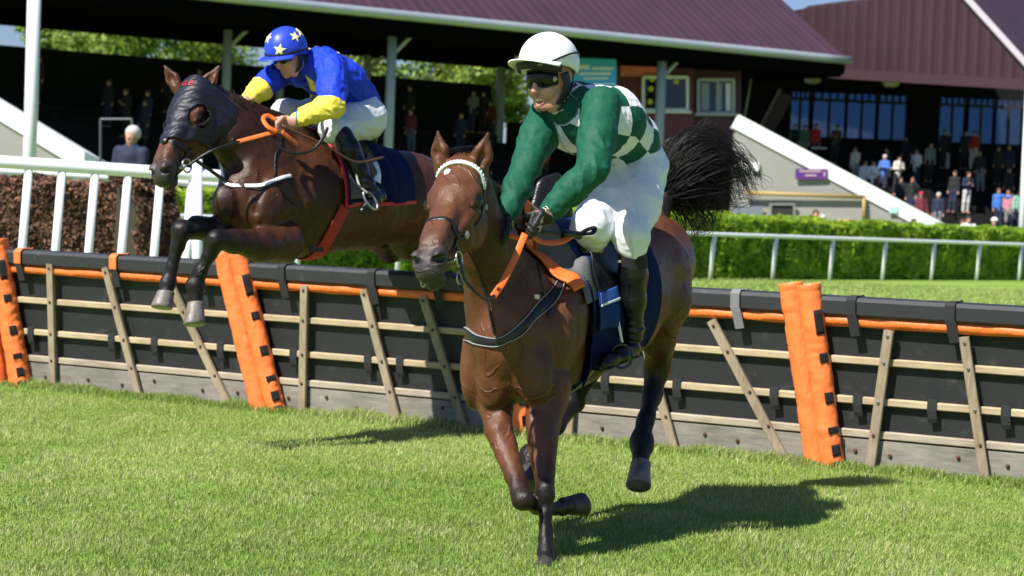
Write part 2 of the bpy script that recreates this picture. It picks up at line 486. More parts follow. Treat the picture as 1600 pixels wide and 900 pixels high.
def blades(name, n, region, hmin, hmax, wid, m, seed, seg2=True):
    """grass blades as bent tapering strips; region(n, rng) gives the (x, y) of the roots"""
    r = np.random.default_rng(seed); xy = region(n, r); n = len(xy)
    p3 = np.column_stack([xy, np.zeros(n)])
    big = .6 * vnoise(p3, .9) + .7 * vnoise(p3 + 17, .33); mid = vnoise(p3 + 7, 2.7); sm = vnoise(p3 + 3, 7.0)
    h = r.uniform(hmin, hmax, n) * (1 + .30 * mid + .25 * sm); a = r.uniform(0, 2 * math.pi, n)
    lean = r.uniform(.15, 1.0, n); la = a + r.normal(0, .6, n); wd = np.cos(vnoise(p3 + 11, .7) * 3)
    lx = np.cos(la) * .85 + .22 * wd; ly = np.sin(la) * .85 - .12
    w = wid * r.uniform(.7, 1.3, n); sx, sy = -np.sin(a) * w, np.cos(a) * w
    V = np.zeros((n, 5, 3), np.float32)
    for k, (t, ww) in enumerate(((0, 1), (0, -1), (.55, -.8), (.55, .8), (1, 0))):
        V[:, k, 0] = xy[:, 0] + sx * ww + lx * lean * h * t * t * .9; V[:, k, 1] = xy[:, 1] + sy * ww + ly * lean * h * t * t * .9
        V[:, k, 2] = h * t * (1 - .35 * lean * t) - .004
    base = np.arange(n)[:, None] * 5
    q = base + np.array([0, 1, 2, 3]); tr = base + np.array([3, 2, 4, 4])
    c0 = np.array((.185, .285, .050)); c1 = np.array((.38, .475, .125)); c2 = np.array((.54, .55, .27)); c3 = np.array((.48, .40, .24))
    t1 = np.clip(.5 + .55 * big + .35 * mid + r.normal(0, .30, n), 0, 1)[:, None]; col = c0 + (c1 - c0) * t1
    dry = (r.random(n) < .09 + .16 * np.clip(mid + big, -.5, 1))[:, None]; col = np.where(dry, c2, col)
    br = (r.random(n) < .05)[:, None]; col = np.where(br, c3, col)
    col = np.repeat(col[:, None, :], 5, 1).reshape(-1, 3)
    me = bpy.data.meshes.new(name); V = V.reshape(-1, 3)
    me.vertices.add(len(V)); me.vertices.foreach_set('co', V.ravel())
    tri = (base + np.array([3, 2, 4]))
    li = np.concatenate([q, tri], 1).astype(np.int32).ravel(); me.loops.add(len(li)); me.loops.foreach_set('vertex_index', li)
    ls = (np.arange(n)[:, None] * 7 + np.array([0, 4])).astype(np.int32).ravel(); me.polygons.add(2 * n); me.polygons.foreach_set('loop_start', ls)
    me.update(calc_edges=True)
    at = me.attributes.new('Col', 'FLOAT_COLOR', 'POINT'); at.data.foreach_set('color', np.concatenate([col, np.ones((len(col), 1))], 1).astype(np.float32).ravel())
    return link(name, me, m)
blade_m = mat('grass_blade', attr='Col', rough=.5, spec=.35, trans=.35)
def near_region(y0, y1, margin):
    def fn(n, r):
        # denser nearer the camera: draw distance so that the picture density is even
        y = 1 / (1 / y0 + r.random(n) * (1 / y1 - 1 / y0)); y = np.where(r.random(n) < .5, y, r.uniform(y0, y1, n))
        x = (r.random(n) * 2 - 1) * (.262 * y + margin)
        return np.column_stack([x, y])
    return fn
def side(xy): return (xy - HL[:2]) @ hn[:2]
def in_front(n, r):
    xy = near_region(6.6, 17.6, 1.9)(n, r); return xy[side(xy) > -.02]
tag(blades('grass', 860000, in_front, .014, .043, .0020, blade_m, 1), kind='stuff')
def foot(n, r):
    u = r.uniform(-.6, np.linalg.norm(HR - HL) + 1.2, n); s = np.abs(r.normal(0, .10, n)) + .02
    q = HL[:2] + hd[:2] * u[:, None] + hn[:2] * s[:, None]; return q
tag(blades('grass_tufts', 26000, foot, .03, .10, .0026, blade_m, 2), kind='stuff')
def behind(n, r):
    y = r.uniform(14, 56, n) ; y = 14 + (y - 14) ** 1.0; x = (r.random(n) * 2 - 1) * (.262 * y + 2); xy = np.column_stack([x, y]); return xy[side(xy) < -.15]
def hoof_tuft(n, r):
    c = P(850, 893, 8.5); return np.column_stack([c[0] + r.normal(0, .07, n), c[1] + r.normal(-.03, .07, n)])
tag(blades('hoof_grass', 260, hoof_tuft, .015, .040, .0020, blade_m, 4), kind='stuff')
tag(blades('far_grass', 150000, behind, .05, .09, .010, blade_m, 3), kind='stuff')

# ================================================================== hurdles
def grain_mat(name, c1, c2, rough=.75, axis=(1, 1, 12)):
    m = bpy.data.materials.new(name); m.use_nodes = True; t = m.node_tree; b = t.nodes['Principled BSDF']; b.inputs['Roughness'].default_value = rough
    tc = nd(t, 'ShaderNodeTexCoord'); mp = nd(t, 'ShaderNodeMapping'); mp.inputs['Scale'].default_value = axis
    n1 = nd(t, 'ShaderNodeTexNoise'); n1.inputs['Scale'].default_value = 5; n1.inputs['Detail'].default_value = 9; n1.inputs['Roughness'].default_value = .7
    n2 = nd(t, 'ShaderNodeTexNoise'); n2.inputs['Scale'].default_value = 3.0; n2.inputs['Detail'].default_value = 3
    t.links.new(tc.outputs['Object'], mp.inputs['Vector']); t.links.new(mp.outputs[0], n1.inputs['Vector']); t.links.new(tc.outputs['Object'], n2.inputs['Vector'])
    r1 = nd(t, 'ShaderNodeValToRGB'); e = r1.color_ramp.elements; e[0].position = .33; e[0].color = (*c1, 1); e[1].position = .66; e[1].color = (*c2, 1)
    mx = nd(t, 'ShaderNodeMix', data_type='FLOAT'); mx.inputs['Factor'].default_value = .4; t.links.new(n1.outputs['Fac'], mx.inputs[2]); t.links.new(n2.outputs['Fac'], mx.inputs[3])
    t.links.new(mx.outputs[0], r1.inputs['Fac']); t.links.new(r1.outputs[0], b.inputs['Base Color'])
    bp = nd(t, 'ShaderNodeBump'); bp.inputs['Strength'].default_value = .35; bp.inputs['Distance'].default_value = .006; t.links.new(n1.outputs['Fac'], bp.inputs['Height']); t.links.new(bp.outputs[0], b.inputs['Normal'])
    return m
rail_m = grain_mat('weathered_rail', (.28, .205, .12), (.54, .43, .27), .8, (1.2, 1.2, 14))
rail_grey_m = grain_mat('grey_rail', (.24, .19, .135), (.46, .39, .29), .85, (1.2, 1.2, 14))
post_m = grain_mat('weathered_post', (.17, .13, .085), (.38, .30, .20), .85, (10, 10, 1.3))
kick_m = grain_mat('grey_board', (.12, .105, .085), (.31, .28, .24), .9, (1, 1, 7))
def scuff_mat(name, col, lo, hi, pale):
    m = mat(name, col, .58, bump=.25, bscale=9)
    t = m.node_tree; b = t.nodes['Principled BSDF']; tc = nd(t, 'ShaderNodeTexCoord'); n1 = nd(t, 'ShaderNodeTexNoise'); n1.inputs['Scale'].default_value = 5; n1.inputs['Detail'].default_value = 8; n1.inputs['Roughness'].default_value = .75
    r1 = nd(t, 'ShaderNodeValToRGB'); e = r1.color_ramp.elements; e[0].position = lo; e[0].color = (*col, 1); e[1].position = hi; e[1].color = (*pale, 1)
    t.links.new(tc.outputs['Object'], n1.inputs['Vector']); t.links.new(n1.outputs['Fac'], r1.inputs['Fac']); t.links.new(r1.outputs[0], b.inputs['Base Color']); return m
roll_m = scuff_mat('black_foam_roll', (.020, .022, .024), .57, .76, (.095, .095, .095)); board_m = scuff_mat('black_rubber_board', (.0130, .0140, .0150), .56, .84, (.075, .072, .068))
orange_m = mat('orange_pvc', (.84, .185, .042), .5, var=.14, vscale=5, bump=1.0, bscale=13, bstretch=(1.6, 1.6, .7))
orange_band_m = mat('orange_band', (.82, .17, .028), .5, bump=.9, bscale=22, var=.08)
velcro_m = mat('velcro', (.008, .008, .009), .95, bump=.5, bscale=200)
web_m = mat('black_webbing', (.014, .014, .015), .75, bump=.4, bscale=120)
web_grey_m = mat('grey_webbing', (.17, .17, .17), .7, bump=.4, bscale=120)
rust_m = mat('rusty_bolt', (.09, .035, .018), .8, var=.4, vscale=60)
zinc_m = mat('zinc_bolt', (.5, .5, .5), .35, 1.0)
foam_m = mat('grey_foam', (.16, .17, .18), .9, bump=.6, bscale=40)
HT = 1.075                                                           # height of the top roll
def hp(u, s, z):
    """point on the hurdle: u metres along from the left, s out towards the camera, z up; the whole leans a little towards the camera"""
    return HL + hd * u + hn * (s + .10 * z / HT) + Z_ * z
lean_n = nrm(hn - Z_ * .10 / HT); lean_u = nrm(Z_ + hn * .10 / HT)
def solve_u(px, py):
    """where the sight line through a photo pixel meets the hurdle face: (u, z)"""
    r = CF + (px - 800) / F_PX * CR - (py - 450) / F_PX * CU
    o = HL; den = r @ lean_n; t = ((o - CAM) @ lean_n) / den; q = CAM + r * t - o
    return q @ hd, q @ Z_
HLEN = np.linalg.norm(HR - HL)
def bolt(mb, u, s, z, r=.011, l=.012):
    c = hp(u, s, z); V = []; n = 8
    for k, rr in ((0, r), (.6, r), (1, r * .55)):
        for j in range(n): a = 2 * math.pi * j / n; V.append(c + lean_n * l * k + rr * (math.cos(a) * hd + math.sin(a) * lean_u))
    mb.add(V, [(i * n + j, i * n + (j + 1) % n, (i + 1) * n + (j + 1) % n, (i + 1) * n + j) for i in (0, 1) for j in range(n)] + [tuple(range(2 * n, 3 * n))])
def wavy_band(name, parent, u0, u1, z0, z1, s, m, amp, seed):
    n = max(8, int((u1 - u0) / .02)); V = []; Fc = []
    for i in range(n + 1):
        u = u0 + (u1 - u0) * i / n; k = vnoise(np.array([[u * 9 + seed, .3, .7], [u * 4 + seed, 2.3, .1]]))
        for j, (z, so) in enumerate(((z1, .0), ((z0 + z1) / 2 + .004 * k[0], .010 + amp * k[0]), (z0 + .006 * k[1], .004 + amp * .5 * k[1]))):
            V.append(hp(u, s + so, z)); 
    for i in range(n):
        for j in range(2): a = i * 3 + j; Fc.append((a, a + 1, a + 4, a + 3))
    o = link(name, mesh_np(name, V, Fc), m, parent); md = o.modifiers.new('thickness', 'SOLIDIFY'); md.thickness = .006; return o
def hurdle(u0, u1, posts, straps, clips, bolts, pads, label, group, pad_w=.13):
    """one hurdle from u0 to u1; posts: [(u_top, u_bottom)], pads: [(u_top, u_bottom)] padded end posts"""
    t = empty('hurdle', hp((u0 + u1) / 2, 0, 0), label, 'hurdle', group)
    L = u1 - u0; c = (u0 + u1) / 2
    MB().box(hp(c, -.03, .53), hd, lean_n, lean_u, L / 2 - .004, .012, .50).build('backing_board', board_m, t)
    MB().box(hp(c, -.004, HT - .055), hd, lean_n, lean_u, L / 2 - .003, .068, .062, .022).build('top_roll', roll_m, t, False)
    wavy_band('orange_band', t, u0 + .01, u1 - .01, HT - .180, HT - .114, .036, orange_band_m, .016, u0 * 7)
    for z, m_, hh in ((.685, rail_m, .023), (.435, rail_m, .023), (.225, rail_grey_m, .024)):
        MB().box(hp(c, .008, z), hd, lean_n, lean_u, L / 2 - .03, .018, hh, .006).build('rail', m_, t)
    MB().box(hp(c, .002, .095), hd, lean_n, lean_u, L / 2 - .01, .014, .097, .004).build('kickboard', kick_m, t)
    bm_ = MB()
    for k, (ut, ub, zt) in enumerate(posts):
        a, b = hp(ub, .050, -.04), hp(ut, .050, zt)
        MB().bar(a, b, .030, .062, hd, .004).build('upright', post_m, t)
        for z in (zt - .035, .685, .435, .225):
            f = z / zt; bl = MB(); bolt(bl, ub + (ut - ub) * f, .064, z); bl.build('bolt', zinc_m if bolts == 'zinc' and z > .3 else rust_m, t)
    r = np.random.default_rng(abs(int(u0 * 100)) + 5)
    for u in np.arange(u0 + .25, u1 - .15, .36):
        bl = MB(); bolt(bl, u + r.uniform(-.08, .08), .018, .11 + r.uniform(-.03, .03), .013, .014); bl.build('bolt', rust_m, t)
    for u, kind in straps:
        p_ = [hp(u + .01, -.085, HT - .10), hp(u + .01, -.083, HT + .004), hp(u, -.055, HT + .010), hp(u, .045, HT + .010), hp(u, .072, HT - .012), hp(u, .075, HT - .10), hp(u + .012, .072, HT - .135), hp(u + .03, .060, HT - .235)]
        nn = [-lean_n, -lean_n, lean_u, lean_u, nrm(lean_n + lean_u), lean_n, lean_n, lean_n]
        pp = []; qq = []
        for i in range(len(p_) - 1):
            for f in np.linspace(0, 1, 5)[:-1]: pp.append(p_[i] + (p_[i + 1] - p_[i]) * f); qq.append(nrm(nn[i] + (nn[i + 1] - nn[i]) * f))
        pp.append(p_[-1]); qq.append(nn[-1])
        V, Fc = strap_mesh(pp, np.array(qq), .062, .006); so2 = link('strap', mesh_np('strap', V, Fc, False), web_grey_m if kind == 'grey' else web_m, t)
        if kind == 'orange':
            V, Fc = strap_mesh(pp[5:21], np.array(qq[5:21]), .068, .010); link('strap_cover', mesh_np('strap_cover', V, Fc, False), orange_m, so2)
    for u in clips:
        V, Fc = strap_mesh([hp(u, .010, .47), hp(u, .030, .468), hp(u, .032, .435), hp(u, .034, .405), hp(u + .006, .030, .36), hp(u + .01, .02, .335)], np.array([lean_u, lean_n, lean_n, lean_n, lean_n, lean_n]), .058, .006); link('rail_strap', mesh_np('rail_strap', V, Fc, False), web_m, t)
    for k, (ut, ub, rad) in enumerate(pads):
        a, b = hp(ub, .062, -.02), hp(ut, .050, HT + .075); n = 26; rows = 120; V = []; ax = nrm(b - a); L_ = np.linalg.norm(b - a)
        sx = nrm(hd - ax * (hd @ ax)); sy = np.cross(sx, ax); sy = sy if sy @ lean_n > 0 else -sy
        for i in range(rows + 1):
            f = i / rows
            for j in range(n):
                an = 2 * math.pi * j / n; q = np.array([[f * 7 + k * 9 + u0, math.cos(an) * .9, math.sin(an) * .9]])
                rr = rad * (1 + .045 * math.sin(f * 34 + 2.5 * math.cos(an) + 5 * vnoise(q, .6)[0]) * abs(vnoise(q + 3, 1.1)[0]) * 1.6 + .05 * vnoise(q, 1.3)[0] + .030 * math.sin(f * 95 + 2.2 * math.sin(an + k) + 6 * vnoise(q, .8)[0]) * max(0, vnoise(q + 9, .9)[0] + .25) - .05 * max(0, 1 - abs(vnoise(q + 21, 1.6)[0]) * 7)) * (1 + .06 * (f > .97) + (.04 if f < .03 else 0))
                V.append(a + ax * L_ * f + rr * (math.cos(an) * sx * 1.0 + math.sin(an) * sy * .8))
        Fc = [(i * n + j, i * n + (j + 1) % n, (i + 1) * n + (j + 1) % n, (i + 1) * n + j) for i in range(rows) for j in range(n)]
        po = link('pad', mesh_np('pad', V, Fc), orange_m, t); md = po.modifiers.new('thickness', 'SOLIDIFY'); md.thickness = .008; md.offset = -1
        MB().tube([a + ax * L_ * .2, a + ax * L_ * .975], rad * .72, 16).build('foam_core', foam_m, po, True)
        # velcro strip with gaps
        for f0, f1 in () if k else ((.08, .14), (.02, .05), (.20, .235), (.36, .42), (.58, .63), (.73, .86)):
            pts = [a + ax * L_ * f + (rad * 1.09) * (math.cos(.80) * sx + math.sin(.80) * sy * .8) for f in np.linspace(f0, f1, 6)]
            V, Fc = strap_mesh(pts, np.tile(nrm(math.cos(.80) * sx + math.sin(.80) * sy), (6, 1)), .056 if f1 - f0 > .04 else .07, .008); link('velcro', mesh_np('velcro', V, Fc), velcro_m, po)
        pts = [a + ax * L_ * f + rad * 1.0 * (math.cos(2.9) * sx + math.sin(2.9) * sy * .8) for f in np.linspace(0, .98, 10)]
        V, Fc = strap_mesh(pts, np.tile(nrm(math.cos(2.9) * sx + math.sin(2.9) * sy), (10, 1)), .014, .006); link('seam', mesh_np('seam', V, Fc), velcro_m, po)
    return t
def su(px, py): return solve_u(px, py)[0]
ub = [su(-12, 560), su(398, 560), su(808, 640), su(1262, 640), su(1262, 640) + 1.78]
grp = 'hurdles across the course'
def up(pts): return [(su(*a), su(*b), solve_u(*a)[1]) for a, b in pts]
hurdle(ub[0] - 1.7, ub[0], [], [], [], 'rust', [], 'black hurdle cut off by the left edge beyond the leftmost orange post', grp)
hurdle(ub[0], ub[1], up([((85, 412), (90, 606)), ((171, 418), (226, 612)), ((272, 442), (368, 632))]), [(su(37, 388), 'orange'), (su(186, 400), 'orange'), (su(318, 405), 'black')],
       [su(52, 525), su(178, 535), su(245, 542), su(348, 552)], 'rust', [(su(2, 415), su(42, 600), .088), (su(-26, 412), su(6, 600), .085)],
       'black hurdle with orange padded end post under the folded hooves', grp)
hurdle(ub[1], ub[2], up([((482, 446), (478, 642)), ((574, 452), (630, 662)), ((666, 462), (735, 660))]), [(su(448, 424), 'black'), (su(588, 432), 'black'), (su(690, 440), 'black')],
       [su(462, 575), su(578, 572), su(628, 580), su(700, 590)], 'rust', [(su(378, 415), su(441, 640), .066), (su(354, 408), su(416, 634), .068)],
       'black hurdle shaded by the jumping horse between two orange posts', grp)
hurdle(ub[2], ub[3], up([((905, 480), (893, 686)), ((1000, 486), (1062, 706)), ((1116, 500), (1238, 716))]), [(su(985, 470), 'black'), (su(1155, 487), 'grey')],
       [su(948, 600), su(1060, 618), su(1212, 628)], 'rust', [(su(790, 450), su(826, 690), .080)],
       'black hurdle with a grey strap behind the landing bay horse', grp)
hurdle(ub[3], ub[4], up([((1393, 516), (1362, 732)), ((1510, 526), (1545, 752)), ((1640, 540), (1700, 770))]), [(su(1335, 498), 'black'), (su(1489, 510), 'black')],
       [su(1342, 640), su(1458, 652), su(1573, 660)], 'zinc', [(su(1267, 472), su(1307, 726), .068), (su(1239, 466), su(1283, 722), .068)],
       'nearest black hurdle with shiny bolts and paired orange posts', grp)

# ================================================================== white plastic rails
white_pvc_m = mat('white_plastic', (.80, .81, .82), .3, var=.04, vscale=3)
def wing(name, a, b, z, nposts, rad, pr, label, group, over=0.25, first=0.0, leanx=.05):
    a, b = np.asarray(a, float), np.asarray(b, float); t = empty(name, ((a[0] + b[0]) / 2, (a[1] + b[1]) / 2, 0), label, 'railing', group)
    n = 24; MB().tube([a + (b - a) * i / n for i in range(n + 1)], rad, 16).build('top_rail', white_pvc_m, t, True)
    for k in range(nposts):
        q = a + (b - a) * (k + first) / (nposts - 1 + first)
        MB().tube([q - Z_ * rad * .6, np.array((q[0] - leanx * q[2], q[1], .0))], pr, 12).build('post', white_pvc_m, t, True)
    return t
wa, wb = P(-60, 249, 20.0), P(352, 276, 20.6)
w1 = wing('wing_railing', wa, wb, 1.9, 9, .066, .043, 'long white wing railing of close posts behind the black hurdle at left', 'white wing railings')
MB().tube([G(308, 20.5, 0), P(308, 249, 20.5)], .055, 14).build('end_post', white_pvc_m, w1, True)
w2 = wing('wing_railing', P(-80, 262, 26.0), P(372, 290, 26.8), 1.7, 7, .052, .05, 'second white wing railing farther off behind the first', 'white wing railings')
def course_rail():
    t = empty('running_rail', (6.2, 54, 0), 'thin white running rail in front of the green hedge', 'railing')
    a = np.array((6.2, 54, 1.235)); d = np.array((10.4, 12.2, 0)); 
    pts = [a + d * f for f in np.linspace(-1.6, 2.2, 40)]
    MB().tube(pts, .055, 12).build('top_rail', white_pvc_m, t, True)
    for f in np.arange(-1.6, 2.1, .1885):
        q = a + d * (f + .01); MB().tube([q - Z_ * .03, (q[0] - .07, q[1], 0)], .055, 10).build('post', white_pvc_m, t, True)
course_rail()

# ================================================================== hedges
leaf_m = mat('hedge_leaf', attr='Col', rough=.5, spec=.3, trans=.5)
twig_m = mat('hedge_twigs', (.035, .028, .016), .9)
brush_m = mat('brown_brush', attr='Col', rough=.8)
def leaf_cloud(name, pts, nrmls, size, cols, m, parent, seed, spread=.9):
    r = np.random.default_rng(seed); n = len(pts)
    d = r.normal(0, 1, (n, 3)); d /= np.linalg.norm(d, axis=1)[:, None]; nn = nrmls + d * spread; nn /= np.linalg.norm(nn, axis=1)[:, None] + 1e-9
    u = np.cross(nn, r.normal(0, 1, (n, 3))); u /= np.linalg.norm(u, axis=1)[:, None] + 1e-9; v = np.cross(nn, u); s = size * r.uniform(.6, 1.3, n)[:, None]
    V = np.stack([pts - u * s, pts + v * s * .5 + nn * s * .15, pts + u * s, pts - v * s * .5 + nn * s * .15], 1).reshape(-1, 3)
    Q = np.arange(4 * n).reshape(n, 4)
    return link(name, mesh_np(name, V, Q, False, {'Col': np.repeat(cols, 4, 0)}), m, parent)
def hedge(name, a, b, w_, h_, n, label, size, cfun, core_m, leafm, seed, top_round=.25):
    a, b = np.asarray(a, float), np.asarray(b, float); d = nrm(b - a); L = np.linalg.norm(b - a); nf = np.array((d[1], -d[0], 0))
    if nf[1] > 0: nf = -nf
    t = empty(name, (a + b) / 2, label, 'hedge'); r = np.random.default_rng(seed)
    MB().box((a + b) / 2 + Z_ * h_ * .46, d, nf, Z_, max(L / 2 - .3, .06), w_ / 2 - .14, h_ * .46 - .06).build('core', core_m, t)
    k = r.random(n); u = r.uniform(0, L, n); pts = np.zeros((n, 3)); nr = np.zeros((n, 3))
    per = h_ + w_; q = k * (h_ + w_ * .75)
    face = q < h_
    zz = np.where(face, q, h_); ss = np.where(face, w_ / 2, w_ / 2 - (q - h_))
    rd = np.where(face, np.clip((zz - (h_ - top_round)) / top_round, 0, 1), 0); ss = ss - rd ** 2 * top_round * .6
    td = np.where(~face, np.clip(((ss) - (w_ / 2 - top_round)) / top_round, 0, 1), 0); zz = zz - td ** 2 * top_round * .35
    P0 = a + d * u[:, None] + nf * ss[:, None] + Z_ * zz[:, None]
    bumpy = vnoise(P0, 1.7) * .10 + vnoise(P0, 5) * .05
    nr = np.where(face[:, None], nf + Z_ * (.15 + .8 * rd[:, None]), Z_ * 1.0 + nf * td[:, None] * .7); nr /= np.linalg.norm(nr, axis=1)[:, None]
    P1 = P0 + nr * (bumpy - np.abs(r.normal(0, .05, n)))[:, None]
    leaf_cloud('foliage', P1, nr, size, cfun(P1, r), leafm, t, seed)
    return t
def green_cols(p, r):
    n = len(p); t = np.clip(.45 + .5 * vnoise(p, 2.2) + r.normal(0, .28, n), 0, 1)[:, None]
    return np.array((.15, .30, .022)) + (np.array((.50, .66, .06)) - np.array((.15, .30, .022))) * t
def brown_cols(p, r):
    n = len(p); t = np.clip(.4 + .4 * vnoise(p, 4) + r.normal(0, .35, n), 0, 1)[:, None]
    c = np.array((.040, .018, .010)) + (np.array((.24, .115, .062)) - np.array((.040, .018, .010))) * t
    g = (p[:, 2] > 1.62) & (r.random(n) < .0); return np.where(g[:, None], np.array((.14, .24, .03)), c)
a0 = np.array((6.2, 54, 0)) + np.array((10.4, 12.2, 0)) * -1.55; b0 = np.array((6.2, 54, 0)) + np.array((10.4, 12.2, 0)) * 2.3
bk = nrm(np.array((-12.2, 10.4, 0)))
hedge('hedge', a0 + bk * 1.5, b0 + bk * 1.5, 1.7, 1.74, 90000, 'long clipped bright green hedge along the far side of the course', .095, green_cols, twig_m, leaf_m, 21)
hedge('brush_fence', G(-80, 24.5), G(182, 24.8), 1.2, 1.70, 26000, 'low brown brushwood fence seen through the white railing', .045, brown_cols, twig_m, brush_m, 22, .15)
hedge('brush_fence', G(176, 23.0), G(236, 23.4), .9, 1.86, 11000, 'taller rounded brown brushwood end beside the green hedge', .045, brown_cols, twig_m, brush_m, 23, .5)
# ================================================================== grandstands
def rib_mat(name, col, freq, rough=.45, strength=.5, attr='rib', var=.12):
    """ribbed sheet metal: ribs follow the point attribute (metres across the ribs)"""
    m = bpy.data.materials.new(name); m.use_nodes = True; t = m.node_tree; b = t.nodes['Principled BSDF']; b.inputs['Roughness'].default_value = rough
    a = nd(t, 'ShaderNodeAttribute', attribute_name=attr)
    mu = nd(t, 'ShaderNodeMath', operation='MULTIPLY'); mu.inputs[1].default_value = freq * 2 * math.pi; t.links.new(a.outputs['Fac'], mu.inputs[0])
    s = nd(t, 'ShaderNodeMath', operation='SINE'); t.links.new(mu.outputs[0], s.inputs[0])
    s2 = nd(t, 'ShaderNodeMath', operation='SMOOTH_MIN'); s2.inputs[1].default_value = .35; s2.inputs[2].default_value = .3; t.links.new(s.outputs[0], s2.inputs[0])
    bp = nd(t, 'ShaderNodeBump'); bp.inputs['Strength'].default_value = strength; bp.inputs['Distance'].default_value = .04; t.links.new(s2.outputs[0], bp.inputs['Height']); t.links.new(bp.outputs[0], b.inputs['Normal'])
    tc = nd(t, 'ShaderNodeTexCoord'); n1 = nd(t, 'ShaderNodeTexNoise'); n1.inputs['Scale'].default_value = .7; n1.inputs['Detail'].default_value = 6; t.links.new(tc.outputs['Object'], n1.inputs['Vector'])
    n3 = nd(t, 'ShaderNodeTexNoise', noise_dimensions='1D'); n3.inputs['Scale'].default_value = 1.3; n3.inputs['Detail'].default_value = 5; n3.inputs['Roughness'].default_value = .7; t.links.new(a.outputs['Fac'], n3.inputs['W'])
    mv = nd(t, 'ShaderNodeMath', operation='MULTIPLY_ADD'); mv.inputs[1].default_value = .55; t.links.new(n3.outputs['Fac'], mv.inputs[0]); hv = nd(t, 'ShaderNodeMath', operation='MULTIPLY'); hv.inputs[1].default_value = .45; t.links.new(n1.outputs['Fac'], hv.inputs[0]); t.links.new(hv.outputs[0], mv.inputs[2])
    mr = nd(t, 'ShaderNodeMapRange'); mr.inputs['From Min'].default_value = .3; mr.inputs['From Max'].default_value = .7; mr.inputs['To Min'].default_value = 1 - 2 * var; mr.inputs['To Max'].default_value = 1 + 2 * var; t.links.new(mv.outputs[0], mr.inputs['Value'])
    vm = nd(t, 'ShaderNodeVectorMath', operation='SCALE'); vm.inputs[0].default_value = col; t.links.new(mr.outputs[0], vm.inputs['Scale']); t.links.new(vm.outputs[0], b.inputs['Base Color'])
    return m
roof_m = rib_mat('maroon_roof_sheet', (.062, .029, .038), 2.2, .38, .6)
fascia_m = rib_mat('maroon_gable_sheet', (.032, .0095, .0145), 2.6, .5, .55)
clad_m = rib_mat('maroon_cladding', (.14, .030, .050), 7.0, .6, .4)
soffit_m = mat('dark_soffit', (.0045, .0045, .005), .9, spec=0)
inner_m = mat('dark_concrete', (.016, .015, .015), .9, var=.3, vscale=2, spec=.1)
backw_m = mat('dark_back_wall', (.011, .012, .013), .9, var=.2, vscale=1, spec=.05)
gutter_m = mat('grey_gutter', (.38, .42, .45), .4, .3, var=.12, vscale=.6)
wallgrey_m = mat('grey_render', (.30, .29, .265), .9, var=.06, vscale=1.2, bump=.15, bscale=20)
coping_m = mat('white_coping', (.80, .80, .80), .6, var=.04, vscale=2)
colwhite_m = mat('white_column_paint', (.72, .74, .76), .5)
colgrey_m = mat('grey_column_paint', (.34, .38, .38), .5)
frame_w_m = mat('white_window_frame', (.80, .80, .80), .45)
frame_g_m = mat('grey_window_frame', (.42, .43, .44), .45)
dark_frame_m = mat('dark_window_frame', (.016, .015, .016), .6)
darkglass_m = mat('dark_glass', (.008, .010, .011), .08, spec=.6)
curtain_m = mat('curtain', (.30, .36, .42), .8)
yellowpipe_m = mat('ochre_pipe', (.36, .26, .085), .6)
def glass_mat():
    m = bpy.data.materials.new('tinted_pane'); m.use_nodes = True; t = m.node_tree; o = t.nodes['Material Output']; t.nodes.remove(t.nodes['Principled BSDF'])
    a = nd(t, 'ShaderNodeBsdfTransparent'); a.inputs[0].default_value = (.17, .26, .40, 1); g = nd(t, 'ShaderNodeBsdfGlossy'); g.inputs['Roughness'].default_value = .05
    mx = nd(t, 'ShaderNodeMixShader'); mx.inputs[0].default_value = .06; t.links.new(a.outputs[0], mx.inputs[1]); t.links.new(g.outputs[0], mx.inputs[2]); t.links.new(mx.outputs[0], o.inputs['Surface']); return m
pane_m = glass_mat()

def sheet(name, pts, m, parent, rib_dir, thick, tdir):
    """flat polygon with thickness and a rib coordinate along rib_dir"""
    pts = [np.asarray(p, float) for p in pts]; n = len(pts); V = pts + [p + nrm(tdir) * thick for p in pts]
    Fc = [tuple(range(n)), tuple(range(n, 2 * n))[::-1]] + [(i, i + n, (i + 1) % n + n, (i + 1) % n) for i in range(n)]
    me = mesh_np(name, V, Fc, False, {'rib': [float(np.dot(v, nrm(rib_dir))) for v in V]})
    return link(name, me, m, parent)
ER = P(1325, 97, 80.0); EL = P(400, 7, 65.9); ev_ = nrm((ER - EL) * (1, 1, 0)); kv = np.array((-ev_[1], ev_[0], 0)); kv = kv if kv[1] > 0 else -kv
EZ = 8.32; e0 = EL - ev_ * 16; e0[2] = EZ; e1 = ER.copy(); e1[2] = EZ; EL_ = np.linalg.norm(e1 - e0)
gsl = empty('grandstand', (e0[0] * .5 + e1[0] * .5, e0[1] * .5 + e1[1] * .5, 0), 'long open grandstand with a maroon roof and grey gutter', 'grandstand')
sl_ = kv * math.cos(.56) + Z_ * math.sin(.56)
sheet('roof', [e0 + Z_ * .05, e1 + Z_ * .05, e1 + sl_ * 10 + Z_ * .05, e0 + sl_ * 10 + Z_ * .05], roof_m, gsl, ev_, .12, np.cross(ev_, sl_) * (-1 if np.cross(ev_, sl_)[2] > 0 else 1))
gp = [e0 - kv * .12 - Z_ * .02, e1 - kv * .12 - Z_ * .02]
MB().tube([gp[0] + (gp[1] - gp[0]) * i / 30 for i in range(31)], .17, 12).build('gutter', gutter_m, gsl, True)
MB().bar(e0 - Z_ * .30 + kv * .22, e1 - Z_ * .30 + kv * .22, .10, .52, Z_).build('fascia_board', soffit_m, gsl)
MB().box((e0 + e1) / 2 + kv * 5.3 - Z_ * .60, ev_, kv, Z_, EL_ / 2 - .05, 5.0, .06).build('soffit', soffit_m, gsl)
WZ = 6.93; wend = EL_ - 10.6
